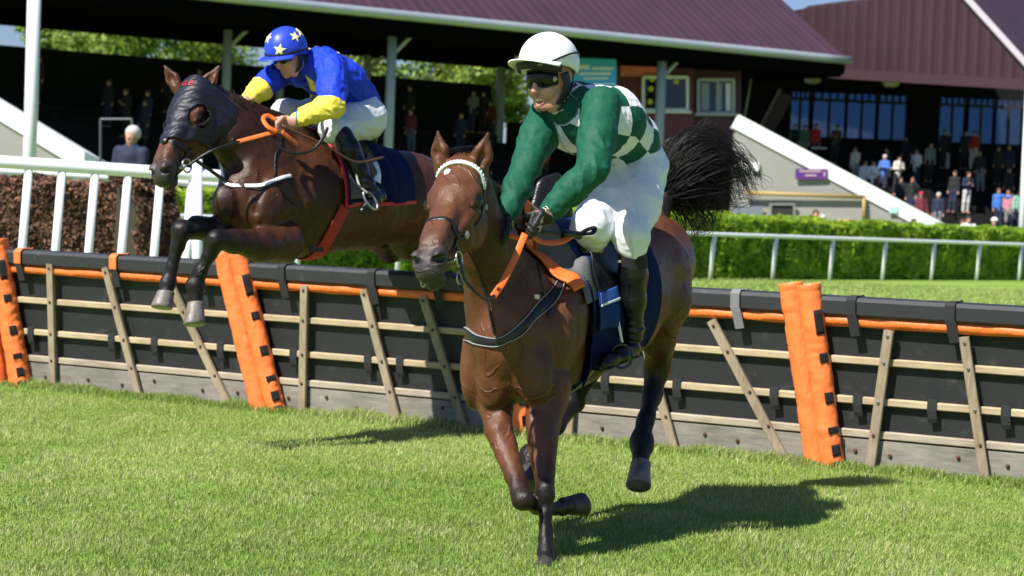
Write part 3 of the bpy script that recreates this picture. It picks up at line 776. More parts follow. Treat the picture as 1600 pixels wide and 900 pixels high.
MB().box(e0 * (1, 1, 0) + ev_ * (wend / 2) + kv * 10.2 + Z_ * WZ / 2, ev_, kv, Z_, wend / 2, .12, WZ / 2).build('back_wall', backw_m, gsl)
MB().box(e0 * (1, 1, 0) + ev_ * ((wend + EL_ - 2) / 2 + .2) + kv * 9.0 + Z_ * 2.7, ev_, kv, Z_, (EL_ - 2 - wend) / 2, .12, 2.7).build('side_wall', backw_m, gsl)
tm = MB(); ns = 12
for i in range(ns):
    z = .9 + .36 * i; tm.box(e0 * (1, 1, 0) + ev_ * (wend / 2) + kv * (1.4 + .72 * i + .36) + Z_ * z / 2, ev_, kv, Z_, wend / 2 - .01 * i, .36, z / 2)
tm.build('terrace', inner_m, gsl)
# stairs of the terrace, painted edge strips
for k in range(5): MB().box(e0 * (1, 1, 0) + ev_ * (6 + 7 * k) + kv * (1.4 + .72 * 5 - .01) + Z_ * (.9 + .36 * 5 - .05), ev_, kv, Z_, 1.4, .012, .05).build('step_edge', mat('yellow_edge_paint', (.36, .28, .03), .7), gsl)
def eave_at(px):
    """distance along the eave for a photo column"""
    r = CF + (px - 800) / F_PX * CR - (100 - 450) / F_PX * CU; n = np.array((kv[0], kv[1], 0)); t = ((e0 - CAM) @ n) / (r @ n); return (CAM + r * t - e0) @ ev_
for px, back, rad, m_ in ((356, 4.2, .16, colgrey_m), (613, 1.2, .17, colgrey_m), (1036, .9, .19, colgrey_m), (440, 9.2, .15, colgrey_m), (575, 9.4, .15, colgrey_m), (785, 9.6, .2, colgrey_m)):
    b_ = e0 + ev_ * 0 + kv * back; r = CF + (px - 800) / F_PX * CR - (60 - 450) / F_PX * CU; t = ((b_ - CAM) @ kv) / (r @ kv); q = CAM + r * t
    q = np.array((q[0], q[1], 0)); MB().tube([q, q + Z_ * 4, q + Z_ * 7.85], rad, 14).build('column', m_, gsl, True)
    MB().bar(q + Z_ * 7.0, q + Z_ * 7.8 + ev_ * .8, .12, .16, kv).build('bracket', m_, gsl)
# front left column, in front of the steps
q = G(41, 56.5, 0); MB().tube([q, q + Z_ * 4 + X_ * .02, q + Z_ * 8.2], .19, 18).build('column', colwhite_m, gsl, True)
# sloping wall with white coping at far left
def slope_wall(name, tl, br, floor_y, d, m, label, cop, th=.5, cw=.28):
    a, b = P(*tl, d), P(*br, d); t = empty(name, (a + b) / 2 * (1, 1, 0), label, 'wall')
    pts = [a - Z_ * cw, b - Z_ * cw, b * (1, 1, 0), a * (1, 1, 0)]
    V = pts + [p + Y_ * th for p in pts]; link('wall', mesh_np('wall', V, [(0, 1, 2, 3), (7, 6, 5, 4), (0, 4, 5, 1), (1, 5, 6, 2), (2, 6, 7, 3), (3, 7, 4, 0)], False), m, t)
    MB().bar(a - Z_ * cw * .5 + Y_ * th / 2, b - Z_ * cw * .5 + Y_ * th / 2, th + .16, cw, nrm(np.cross(b - a, Y_)) * -1).build('coping', cop, t)
    return t
slope_wall('stair_wall', (-60, 122), (162, 256), 0, 58.0, wallgrey_m, 'grey stair wall with broad white coping beside the leftmost column', coping_m, .5, .52)
# cabin with windows under the right end of the roof
cab = empty('cabin', G(1050, 79.5), 'maroon clad cabin with a white and a grey framed window under the roof', 'building')
def wall_px(x0, y0, x1, y1, d, name, m, parent, th=.2, rib=None):
    a, b, c, e = P(x0, y0, d), P(x1, y0, d), P(x1, y1, d), P(x0, y1, d)
    V = [a, b, c, e] + [p + Y_ * th for p in (a, b, c, e)]
    me = mesh_np(name, V, [(0, 1, 2, 3), (7, 6, 5, 4), (0, 4, 5, 1), (1, 5, 6, 2), (2, 6, 7, 3), (3, 7, 4, 0)], False, {'rib': [v[0] for v in V]}); return link(name, me, m, parent)
wall_px(962, 86, 1084, 345, 79.0, 'wall', clad_m, cab, .3); wall_px(1084, 90, 1158, 345, 79.5, 'wall', rib_mat('shaded_cladding', (.085, .028, .040), 7.0, .6, .4), cab, .3)  # second wall: its shade is put into a darker maroon
wall_px(970, 93, 1046, 119, 78.95, 'sun_patch', rib_mat('sun_patch_coral', (.85, .20, .17), 7.0, .6, .4), cab, .04)  # patch of sunlight on the maroon wall, painted as a thin bright coral sheet
def window(x0, y0, x1, y1, d, fm, gm_, parent, fw=.26, mull=(.5,), extra=None):
    a, b, c, e = P(x0, y0, d), P(x1, y0, d), P(x1, y1, d), P(x0, y1, d); f = MB()
    for p_, q_ in ((a, b), (b, c), (c, e), (e, a)): f.bar(p_, q_, .12, fw, Y_)
    for k in mull: f.bar(a + (b - a) * k, e + (c - e) * k, .10, fw * .6, Y_)
    w_ = f.build('window', fm, parent); wall_px(x0 + 1, y0 + 1, x1 - 1, y1 - 1, d + .045, 'pane', gm_, w_, .01); 
    f = MB(); f.bar(e - Z_ * fw * .3 - X_ * .15 - Y_ * .1, c - Z_ * fw * .3 + X_ * .15 - Y_ * .1, .3, .1, Z_); f.build('sill', fm, w_); return w_
wn = window(1005, 121, 1074, 172, 78.85, frame_w_m, darkglass_m, cab, .27, ())
for x, y in ((1019, 124), (1017, 139), (1016, 159), (1057, 128)): MB().tube([P(x, y, 78.80), P(x, y, 78.83)], .11, 12).build('round_sticker', mat('yellow_green_sticker', (.48, .55, .06), .5), wn)
wn = window(1091, 125, 1146, 177, 79.35, frame_g_m, darkglass_m, cab, .20, (.55,))
wall_px(1096, 130, 1108, 172, 79.38, 'curtain', curtain_m, wn, .008); wall_px(1121, 130, 1128, 172, 79.38, 'curtain', curtain_m, wn, .008); wall_px(1134, 130, 1142, 173, 79.36, 'curtain', frame_w_m, wn, .008)
# cyan board behind the rider's helmet
sg_ = empty('sign', G(925, 76), 'cyan banner with blurred white lettering behind the white helmet', 'sign')
wall_px(880, 88, 963, 131, 76.0, 'board', mat('cyan_board', (.06, .46, 1.0), .5), sg_, .06)
for (x0, y0, x1, y1) in ((896, 101, 921, 108), (925, 105, 958, 109), (905, 113, 955, 117), (912, 121, 950, 124)): wall_px(x0, y0, x1, y1, 75.97, 'lettering', mat('white_print', (.8, .82, .82), .5), sg_, .02)
sg_ = empty('sign', G(815, 76.5), 'plain white board under the roof left of the white helmet', 'sign'); wall_px(805, 84, 830, 116, 76.5, 'board', coping_m, sg_, .06)

# ------------------------------------------------------------------ the right hand stand
RD = 86.0
def RX(px, o=0.0): return 1.0 / (1 / 86.0 + (px - 1262) * (1 / 78.5 - 1 / 86.0) / 338.0) + o
gsr = empty('grandstand', G(1380, 86), 'right hand grandstand with a maroon gable above glazed doors and crowded steps', 'grandstand')
apex = (1492, -19)
pts = [P(1120, 103, RX(1120,0)), P(1648, 134, RX(1648,0)), P(apex[0], apex[1], RX(apex[0],0)), P(1262, 12, RX(1262,0)), P(1120, 40, RX(1120,0))]
sheet('gable', pts, fascia_m, gsr, X_, .25, Y_)
MB().bar(P(1120, 104, RX(1120,-.05)), P(1648, 135, RX(1648,-.05)), .3, .42, Z_).build('gable_edge', mat('maroon_trim', (.038, .0125, .019), .6), gsr)
va, vb = P(apex[0], apex[1] - 3, RX(apex[0],-.12)), P(1660, 164, RX(1660,-.12))
MB().bar(va, vb, .25, .24, nrm(np.cross(vb - va, Y_))).build('verge_trim', mat('pale_verge', (.24, .20, .23), .5), gsr)
sheet('roof', [va + Y_ * .2 + Z_ * .1, vb + Y_ * .2 + Z_ * .1, vb + np.array((5, 9, -.5)), va + np.array((7, 9, 1.0))], rib_mat('maroon_roof_dark', (.05, .022, .032), 1.6, .5, .8), gsr, Y_, .12, Z_ * -1)
sheet('roof', [P(1262, 9, RX(1262,0)), P(apex[0], apex[1] - 3, RX(apex[0],0)), P(apex[0], apex[1] - 3, RX(apex[0],0)) + np.array((0, 12, 0)), P(1262, 9, RX(1262,0)) + np.array((0, 12, 0))], roof_m, gsr, Y_, .1, Z_ * -1)
cA, cB = P(1110, 104, RX(1110, .3)), P(1652, 135, RX(1652, .3)); cz = min(cA[2], cB[2]) + .35
V = [(cA[0], cA[1], 9.0), (cB[0], cB[1], 7.75), (cB[0] + 2, 98, 8.9), (cA[0] + 1, 98, 9.0)]; V += [(a, b, c + .15) for a, b, c in V]
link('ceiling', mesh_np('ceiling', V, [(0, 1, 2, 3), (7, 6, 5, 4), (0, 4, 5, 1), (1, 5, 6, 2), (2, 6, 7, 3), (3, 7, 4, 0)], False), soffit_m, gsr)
for px, py in ((1270, 122), (1392, 127)):
    q = P(px, py, RX(px, .6)); MB().tube([q - Z_ * .02, q - Z_ * .14, q - Z_ * .24], [.36, .36, .2], 18).build('ceiling_lamp', mat('lamp_bowl', (.42, .40, .34), .5), gsr, True)
# back wall with glazed openings
BD = 97.0
def px_at(x, d): return (x - 800) / F_PX * d
wins = [(1234, 1262), (1269, 1318), (1322, 1366), (1371, 1413), (1466, 1504), (1511, 1549), (1554, 1593)]
def wy(px, y): return y + (px - 1400) * .040
zs = (P(1400, 150, BD)[2], P(1400, 160, BD)[2], P(1400, 163, BD)[2], P(1400, 219, BD)[2])
edges = [P(1120, 200, BD)[0]] + [v for a, b in wins for v in (P(a, 190, BD)[0], P(b, 190, BD)[0])] + [P(1700, 200, BD)[0]]
bw = MB()
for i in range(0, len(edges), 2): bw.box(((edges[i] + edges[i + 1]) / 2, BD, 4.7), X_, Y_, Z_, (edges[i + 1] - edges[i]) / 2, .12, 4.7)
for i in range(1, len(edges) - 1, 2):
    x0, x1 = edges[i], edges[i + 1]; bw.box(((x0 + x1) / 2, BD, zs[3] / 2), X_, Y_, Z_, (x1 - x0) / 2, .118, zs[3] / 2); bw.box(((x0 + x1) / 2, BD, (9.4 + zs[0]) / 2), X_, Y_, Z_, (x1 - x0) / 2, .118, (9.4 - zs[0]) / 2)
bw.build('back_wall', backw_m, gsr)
for i in range(1, len(edges) - 1, 2):
    x0, x1 = edges[i], edges[i + 1]; f = MB()
    for k in range(5): xx = x0 + (x1 - x0) * k / 4; f.box((xx, BD - .05, (zs[0] + zs[1]) / 2), X_, Y_, Z_, .055, .08, (zs[0] - zs[1]) / 2)
    f.box(((x0 + x1) / 2, BD - .05, (zs[1] + zs[2]) / 2), X_, Y_, Z_, (x1 - x0) / 2, .078, (zs[1] - zs[2]) / 2 + .02)
    f.box(((x0 + x1) / 2, BD - .05, (zs[2] + zs[3]) / 2), X_, Y_, Z_, .06, .076, (zs[2] - zs[3]) / 2)
    w_ = f.build('window', dark_frame_m, gsr); MB().box(((x0 + x1) / 2, BD + .02, (zs[0] + zs[3]) / 2), X_, Y_, Z_, (x1 - x0) / 2, .01, (zs[0] - zs[3]) / 2).build('pane', pane_m, w_)
TD0, TZ0, TSL = 80.0, .75, .44
tm = MB(); xl, xr = px_at(1150, 80), px_at(1680, 97)
for i in range(22):
    z = TZ0 + TSL * .75 * min(i, 11); tm.box(((xl + xr) / 2, TD0 + .75 * i + .375, z / 2), X_, Y_, Z_, (xr - xl) / 2 - .01 * i, .375, z / 2)
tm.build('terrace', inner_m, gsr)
q = G(1593, 77.6, 0); MB().tube([q, q + Z_ * 4, q + Z_ * 7.9], .13, 16).build('column', colwhite_m, gsr, True)
MB().bar(P(1190, 197, 84), P(1219, 140, 84), .5, .12, X_).build('stair_stringer', mat('pinkish_timber', (.20, .11, .09), .8), gsr)
MB().bar(P(1198, 204, 84.3), P(1228, 150, 84.3), 1.2, .5, X_).build('stair_flight', mat('dark_timber', (.05, .03, .028), .8), gsr)
MB().tube([P(1175, 112, 83), P(1169, 150, 83), P(1162, 190, 83)], .05, 8).build('drain_pipe', colgrey_m, gsr, True)
for k, (x0, x1, y) in enumerate(((1268, 1292, 231),)):
    MB().tube([P(x0, y, 83.2), P(x1, y + 1, 83.2)], .04, 8).build('handrail', colgrey_m, gsr)
sw = slope_wall('stair_wall', (1150, 178), (1496, 362), 0, 74.5, wallgrey_m, 'tall grey stair wall with white coping and a small dark door', coping_m, .6, .55)
wall_px(1206, 321, 1239, 352, 74.45, 'door', mat('dark_door', (.02, .02, .02), .7), sw, .03); f = MB()
for a_, b_ in (((1203, 319), (1242, 319)), ((1204, 319), (1204, 352)), ((1241, 319), (1241, 352))): f.bar(P(*a_, 74.4), P(*b_, 74.4), .08, .06, Y_)
f.build('door_frame', mat('grey_frame', (.2, .2, .19), .7), sw)
for a_, b_ in (((1164, 301), (1351, 308)), ((1350, 307), (1350, 345)), ((1308, 345), (1376, 348))): MB().tube([P(*a_, 74.35), P(*b_, 74.35)], .075, 8).build('pipe', yellowpipe_m, sw, True)
wall_px(1150, 254, 1168, 266, 74.42, 'switch_box', coping_m, sw, .08); wall_px(1174, 254, 1186, 267, 74.42, 'switch_box', coping_m, sw, .08)
wall_px(1146, 322, 1192, 352, 74.40, 'bench_back', mat('blue_grey_bench', (.16, .18, .22), .7), sw, .06)
sg_ = empty('sign', G(1268, 74.3), 'purple sign with faded tan lettering on the grey stair wall', 'sign')
wall_px(1243, 264, 1293, 280, 74.38, 'board', mat('purple_board', (.10, .022, .19), .5), sg_, .05)
for x0, y0, x1, y1 in ((1249, 266, 1283, 269), (1258, 272.5, 1276, 275.5), (1287, 268, 1290, 276)): wall_px(x0, y0, x1, y1, 74.36, 'lettering', mat('tan_print', (.45, .30, .33), .5), sg_, .015)
sg_ = empty('sign', G(1396, 74.3), 'small pale cyan notice low on the grey stair wall', 'sign'); wall_px(1389, 323, 1403, 333, 74.38, 'board', mat('pale_cyan', (.4, .62, .62), .5), sg_, .04)

# ================================================================== trees behind the left stand
tleaf_m = mat('tree_leaf', attr='Col', rough=.5, spec=.3, trans=.35); bark_m = mat('bark', (.07, .05, .035), .95, bump=.6, bscale=12)
def tree(px, d, ztop, rad, label, seed, n=6500):
    q = G(px, d, 0); t = empty('tree', q, label, 'tree', 'trees beyond the stands'); r = np.random.default_rng(seed); zc = ztop - rad
    tr = MB(); tr.tube([q, q + Z_ * zc * .5 + X_ * .1, q + Z_ * zc], [.30, .22, .12], 10)
    cl = []
    for i in range(9):
        a = r.uniform(0, 6.28); c = q + Z_ * (zc + r.uniform(-.55, .7) * rad) + np.array((math.cos(a), math.sin(a), 0)) * rad * r.uniform(.2, .8); cl.append((c, rad * r.uniform(.32, .52)))
        tr.tube([q + Z_ * zc * r.uniform(.5, .9), (q + Z_ * zc + c) / 2, c], [.10, .06, .03], 6)
    tr.build('trunk', bark_m, t, True); pts = []
    for c, rr in cl:
        v = r.normal(0, 1, (n // 9, 3)); v /= np.linalg.norm(v, axis=1)[:, None]; pts.append(c + v * rr * (r.random((len(v), 1)) ** .4) * (1 + .25 * vnoise(v * 2 + seed, 1.3))[:, None])
    pts = np.vstack(pts); nr = pts - (q + Z_ * zc); nr /= np.linalg.norm(nr, axis=1)[:, None]; k = np.clip(.45 + .5 * vnoise(pts, .8) + r.normal(0, .25, len(pts)), 0, 1)[:, None]
    col = np.array((.085, .16, .026)) + (np.array((.32, .43, .075)) - np.array((.085, .16, .026))) * k
    leaf_cloud('crown', pts, nr, .17, col, tleaf_m, t, seed, 1.0)
for args in ((20, 118, 9.6, 2.2, 'low tree top at the far left edge under the sky', 31), (98, 104, 11.6, 3.4, 'rounded green tree right of the white front column', 32), (150, 122, 10.4, 2.0, 'small thin tree between two rounded trees at left', 36),
             (206, 102, 11.9, 3.2, 'light green tree above the three dark standing spectators', 33), (272, 106, 12.0, 3.6, 'green tree behind the two silhouetted spectators', 34), (395, 128, 10.6, 2.6, 'low distant tree left of the starred blue helmet', 35),
             (545, 112, 11.4, 2.6, 'tree just right of the blue rider back', 37), (640, 104, 12.2, 4.2, 'broad tree right of the grey middle column', 38), (705, 110, 11.2, 3.2, 'tree partly gapped by sky left of the green bushes', 39), (756, 100, 10.6, 2.6, 'bright low tree nearest the white helmet', 40)): tree(*args)
# ================================================================== horses
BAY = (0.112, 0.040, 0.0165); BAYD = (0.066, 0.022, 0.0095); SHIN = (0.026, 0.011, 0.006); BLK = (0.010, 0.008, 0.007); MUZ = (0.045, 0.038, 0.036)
coat_m = mat('bay_coat', rough=0.42, attr='Col', var=0.20, vscale=9, bump=0.28, bscale=220, bstretch=(1, 1, 0.22), spec=0.32)
coat_dark_m = mat('dark_bay_coat', rough=0.41, attr='Col', var=0.20, vscale=9, bump=0.26, bscale=220, bstretch=(1, 1, 0.22), spec=0.32)
def coat_relief(m, amt=.5):
    t = m.node_tree; b = t.nodes['Principled BSDF']; old = [l for l in t.links if l.to_socket == b.inputs['Normal']][0].from_socket
    tc = t.nodes.new('ShaderNodeTexCoord')
    def tex(scale, det, dist=0.0):
        n = t.nodes.new('ShaderNodeTexNoise'); n.inputs['Scale'].default_value = scale; n.inputs['Detail'].default_value = det; n.inputs['Distortion'].default_value = dist
        t.links.new(tc.outputs['Object'], n.inputs['Vector']); return n.outputs['Fac']
    def math_(op, a, v=None, v2=None):
        n = t.nodes.new('ShaderNodeMath'); n.operation = op
        t.links.new(a, n.inputs[0])
        if v is not None:
            if hasattr(v, 'links'): t.links.new(v, n.inputs[1])
            else: n.inputs[1].default_value = v
        return n.outputs[0]
    v = math_('ABSOLUTE', math_('SUBTRACT', tex(4.5, 2.0, .6), .5))
    mr = t.nodes.new('ShaderNodeMapRange'); mr.interpolation_type = 'SMOOTHSTEP'; mr.inputs['From Min'].default_value = 0; mr.inputs['From Max'].default_value = .016; mr.inputs['To Min'].default_value = 1; mr.inputs['To Max'].default_value = 0
    t.links.new(v, mr.inputs['Value'])
    msk = math_('GREATER_THAN', tex(2.2, 1.0), .52); vein = math_('MULTIPLY', mr.outputs[0], msk)
    h = math_('ADD', math_('MULTIPLY', vein, .5), math_('MULTIPLY', tex(16, 4.0, .3), .8))
    bp = t.nodes.new('ShaderNodeBump'); bp.inputs['Strength'].default_value = amt; bp.inputs['Distance'].default_value = .010
    t.links.new(h, bp.inputs['Height']); t.links.new(old, bp.inputs['Normal']); t.links.new(bp.outputs[0], b.inputs['Normal'])
coat_relief(coat_m, .75); coat_relief(coat_dark_m, .65)
hoof_m = mat('hoof_horn', (0.050, 0.042, 0.034), 0.4, var=0.4, vscale=30, bump=0.3, bscale=60, bstretch=(1, 1, 5))
eye_m = mat('horse_eye', (0.006, 0.004, 0.003), 0.06, spec=0.6)
white_hair_m = mat('white_hair', (0.75, 0.72, 0.68), 0.6)
hair_m = mat('black_hair', (0.007, 0.006, 0.006), 0.45, spec=0.22)
leather_m = mat('black_leather', (0.009, 0.009, 0.010), 0.34, bump=0.25, bscale=120, spec=0.5)
tan_m = mat('stitched_edge', (0.30, 0.29, 0.27), 0.5)
orange_rub_m = mat('orange_rubber', (0.83, 0.16, 0.022), 0.55, bump=0.4, bscale=200)
steel_m = mat('steel', (0.42, 0.42, 0.42), 0.34, 1.0)
navy_m = mat('navy_cloth', (0.006, 0.013, 0.055), 0.8, spec=.08, var=0.25, bump=0.5, bscale=14)
navy_hood_m = mat('navy_hood', (0.006, 0.007, 0.016), 0.5, bump=0.9, bscale=16, bstretch=(1, 2.4, 2.4))
red_web_m = mat('red_webbing', (0.40, 0.010, 0.014), 0.6, bump=0.3, bscale=60)
red_m = mat('red_trim', (0.60, 0.022, 0.030), 0.55)
grey_pad_m = mat('grey_pad', (0.11, 0.11, 0.115), 0.7, bump=0.2, bscale=80)
white_strap_m = mat('white_webbing', (0.78, 0.78, 0.80), 0.5)
mint_m = mat('mint_bead', (0.62, 0.84, 0.68), 0.4)
steelblue_m = mat('pale_blue_cloth', (0.25, 0.38, 0.68), 0.5)

class Head:
    """frame of a horse's head: a along the face from poll to muzzle, l to the side, n out of the forehead"""
    def __init__(s, poll, muz, lhint):
        s.o = np.asarray(poll); v = np.asarray(muz) - s.o; s.len = np.linalg.norm(v); s.a = v / s.len
        l = np.asarray(lhint, float); s.l = nrm(l - s.a * (l @ s.a)); s.n = np.cross(s.a, s.l)
        s.q = s.len / 0.62
    def p(s, sa, l, n): return s.o + s.q * (sa * s.a + l * s.l + n * s.n)

def horse_head(B, H, bay, muz, ears):
    p, q = H.p, H.q
    B.cone(p(.00, 0, -.075), p(.20, 0, -.085), .088 * q, .100 * q, .03, bay, H.l, .93)
    B.ell(p(.115, 0, -.035), H.l, H.a, H.n, .085 * q, .14 * q, .05 * q, .04, bay)
    B.cone(p(.22, 0, -.075), p(.47, 0, -.060), .080 * q, .058 * q, .03, bay, H.l, .86)
    for sg in (-1, 1):
        B.ell(p(.215, sg * .052, -.165), H.l, H.a, H.n, .042 * q, .125 * q, .092 * q, .03, bay)      # cheek
        B.ell(p(.175, sg * .082, -.052), H.l, H.a, H.n, .030 * q, .050 * q, .034 * q, .018, bay)       # brow over the eye
        B.cone(p(.235, sg * .078, -.088), p(.375, sg * .058, -.082), .016 * q, .009 * q, .022, bay)     # facial crest
        B.cone(p(.30, sg * .030, -.030), p(.50, sg * .030, -.020), .020 * q, .020 * q, .022, bay)       # nasal edge
        B.cone(p(.10, sg * .03, -.02), p(.16, sg * .075, -.075), .02 * q, .02 * q, .02, bay)
    B.cone(p(.25, 0, -.190), p(.50, 0, -.118), .058 * q, .034 * q, .035, bay)                            # jaw
    B.cone(p(.47, 0, -.062), p(.555, 0, -.068), .054 * q, .052 * q, .03, muz, H.l, 1.05)
    for sg in (-1, 1):
        B.cone(p(.30, sg * .082, -.045), p(.43, sg * .062, -.038), .008 * q, .008 * q, .022, None, sub=True)     # hollow beside the nasal bone
        B.cone(p(.26, sg * .092, -.12), p(.30, sg * .088, -.18), .010 * q, .010 * q, .02, None, sub=True)
    B.ell(p(.585, 0, -.086), H.l, H.a, H.n, .056 * q, .040 * q, .046 * q, .02, muz)                      # upper lip
    B.ell(p(.568, 0, -.140), H.l, H.a, H.n, .036 * q, .045 * q, .027 * q, .012, muz)                     # lower lip
    for sg in (-1, 1):
        B.ell(p(.548, sg * .044, -.046), H.l, nrm(H.a + .5 * H.n), nrm(H.n - .5 * H.a), .028 * q, .048 * q, .038 * q, .014, muz)
        B.ell(p(.575, sg * .054, -.034), nrm(H.l * sg + .5 * H.a), nrm(H.a + .7 * H.n), nrm(H.n - .5 * H.a), .026 * q, .026 * q, .0165 * q, .008, BLK, sub=True)
        B.ell(p(.205, sg * .108, -.062), H.l, H.a, H.n, .020 * q, .034 * q, .025 * q, .005, BLK, sub=True)
        B.cone(p(.170, sg * .096, -.050), p(.235, sg * .092, -.052), .010 * q, .008 * q, .010, BAYD)
    # ears: leaf shaped, hollow towards the front
    for e in ears:
        b, t = e['base'], e['tip']; ax = nrm(t - b); ln = np.linalg.norm(t - b)
        fr = nrm(e['front'] - ax * (e['front'] @ ax)); sd = np.cross(ax, fr)
        m = b + ax * ln * .40
        B.cone(b - ax * .02, m, .030 * q, .039 * q, .02, bay, fr, .6)
        B.cone(m, t - ax * .008, .039 * q, .006, .008, bay, fr, .6); B.cone(t - ax * .028, t - ax * .004, .012, .006, .006, BLK, fr, .6)
        B.cone(b + ax * .035 + fr * .026, m + fr * .026, .014 * q, .022 * q, .008, BAYD, sub=True)
        B.cone(m + fr * .026, t - ax * .03 + fr * .012, .022 * q, .004, .008, BAYD, sub=True)

hoof_pale_m = mat('pale_hoof_horn', (0.17, 0.15, 0.125), 0.38, var=.45, vscale=22, bump=.3, bscale=60, bstretch=(1, 1, 5))
def hoof(name, top, bot, parent, r=.052, fwd=None, m=None):
    """hoof capsule: oval, wider at the ground, sloped wall in front; with a pale shoe edge"""
    top, bot = np.asarray(top), np.asarray(bot); ax = nrm(bot - top)
    f = nrm(np.asarray(fwd) - ax * (np.asarray(fwd) @ ax)); s = np.cross(ax, f)
    V = []; n = 20; prof = [(-.10, .80), (0.0, .86), (.12, .84), (.75, 1.0), (.97, 1.05), (1.0, 1.0)]
    L = np.linalg.norm(bot - top)
    for h, k in prof:
        for j in range(n):
            a = 2 * math.pi * j / n
            V.append(top + ax * L * h + f * (math.cos(a) * r * 1.08 * k + (h * .3) * r) + s * math.sin(a) * r * k)
    Fc = [(i * n + j, i * n + (j + 1) % n, (i + 1) * n + (j + 1) % n, (i + 1) * n + j) for i in range(len(prof) - 1) for j in range(n)]
    Fc += [tuple(range((len(prof) - 1) * n, len(prof) * n)), tuple(range(n))[::-1]]
    return link(name, mesh_np(name, V, Fc, True), m or hoof_m, parent)

def leg(B, pts, cols, k=0.03):
    B.chain(pts, k, cols=cols)

def hair_mesh(strands, r0=.0016, n=9, sides=3, taper=.25):
    """many thin tapering tubes"""
    V = []; Fc = []
    for st in strands:
        pts = spline(st, n); rr = r0 * np.linspace(1, taper, n)
        T, N, Bn = frames(pts); o = len(V)
        for i in range(n):
            for j in range(sides):
                a = 2 * math.pi * j / sides; V.append(pts[i] + rr[i] * (math.cos(a) * N[i] + math.sin(a) * Bn[i]))
        for i in range(n - 1):
            for j in range(sides): Fc.append((o + i * sides + j, o + i * sides + (j + 1) % sides, o + (i + 1) * sides + (j + 1) % sides, o + (i + 1) * sides + j))
    return mesh_np('hair', V, np.array(Fc), True)

# ------------------------------------------------------------------ the horse in front
hF = np.array((-.45, -.89, 0)); bF = -hF; LF = np.array((.89, -.45, 0)); UZ = np.array((0, 0, 1.0))
horse1 = empty('horse', G(880, 9.3), 'glossy bay horse with a small white star landing in front of the hurdles', 'horse')
B1 = Body(); BF = B1
H1 = Head(P(721, 248, 8.50), P(657, 408, 8.02), nrm((.86, -.51, -.03)))
A = P(815, 522, 9.02)
B1.chain([(A, .31), (P(880, 490, 9.40), .350)], .06, BAY, LF, .68)
B1.chain([(P(880, 490, 9.40), .355), (P(950, 458, 9.80), .335)], .06, BAY, LF, .76)
B1.chain([(P(950, 458, 9.80), .335), (P(1000, 425, 10.15), .285)], .06, BAY, LF, .82)
B1.chain([(P(1000, 425, 10.15), .285), (P(1016, 408, 10.33), .25)], .06, BAY, LF, .9)
B1.cone(P(858, 385, 9.25), P(905, 385, 9.6), .10, .09, .12, BAY, LF, .6)                    # withers
NECK1 = [(P(737, 305, 8.66), .108), (P(760, 385, 8.82), .150), (P(792, 470, 9.0), .215), (P(812, 530, 9.1), .25)]
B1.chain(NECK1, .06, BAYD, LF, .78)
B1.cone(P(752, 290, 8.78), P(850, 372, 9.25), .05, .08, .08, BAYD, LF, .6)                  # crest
for sg, px, py, d in ((1, 884, 510, 8.98), (-1, 755, 566, 9.06)):
    B1.ell(P(px, py, d), LF, nrm(UZ + .35 * hF), nrm(hF), .085, .20, .15, .06, BAY)
B1.ell(P(836, 590, 8.82), LF, UZ, hF, .085, .13, .07, .05, BAY)
B1.ell(P(770, 596, 8.88), LF, UZ, hF, .075, .13, .07, .05, BAY)
B1.ell(P(905, 470, 9.10), nrm(LF + .2 * hF), nrm(UZ - .3 * bF), bF, .035, .17, .05, .03, BAY)
B1.ell(P(893, 560, 9.05), LF, UZ, hF, .06, .12, .07, .03, BAY)
B1.cone(P(803, 520, 8.62), P(806, 640, 8.66), .008, .012, .04, None, sub=True)               # breast furrow
B1.cone(P(868, 480, 8.72), P(858, 610, 8.70), .006, .008, .03, None, sub=True)
B1.cone(P(893, 460, 8.80), P(884, 600, 8.80), .004, .006, .03, None, sub=True)
B1.cone(P(852, 500, 8.74), P(838, 600, 8.72), .008, .014, .035, None, sub=True)
B1.cone(P(782, 560, 8.70), P(790, 650, 8.74), .006, .012, .03, None, sub=True)
B1.cone(P(905, 500, 8.90), P(899, 600, 8.92), .006, .010, .025, None, sub=True)
B1.cone(P(742, 610, 8.85), P(775, 640, 8.80), .006, .010, .02, None, sub=True)
B1.cone(P(845, 640, 8.76), P(880, 600, 8.84), .005, .008, .02, None, sub=True)
# forelegs
pL1 = [(P(856, 600, 8.95), .110), (P(851, 662, 8.86), .070), (P(850, 735, 8.76), .046), (P(852, 772, 8.72), .043), (P(852, 800, 8.69), .028), (P(852, 838, 8.65), .023), (P(853, 862, 8.62), .031), (P(852, 876, 8.57), .028)]
leg(B1, pL1, [BAY, BAY, SHIN, BLK, BLK, BLK, BLK], .020)
B1.cone(P(858, 790, 8.74), P(858, 850, 8.68), .012, .012, .012, BLK)
B1.cone(P(834, 650, 8.82), P(838, 720, 8.76), .035, .02, .03, BAY)
B1.ell(P(852, 771, 8.69), LF, UZ, hF, .040, .055, .030, .02, BLK)
pR1 = [(P(770, 606, 9.02), .095), (P(780, 672, 8.88), .062), (P(804, 745, 8.72), .043), (P(816, 780, 8.62), .039), (P(838, 793, 8.74), .030), (P(866, 795, 8.90), .025), (P(880, 792, 8.97), .033), (P(888, 790, 9.02), .030)]
leg(B1, pR1, [BAY, BAY, SHIN, BLK, BLK, BLK, BLK], .020)
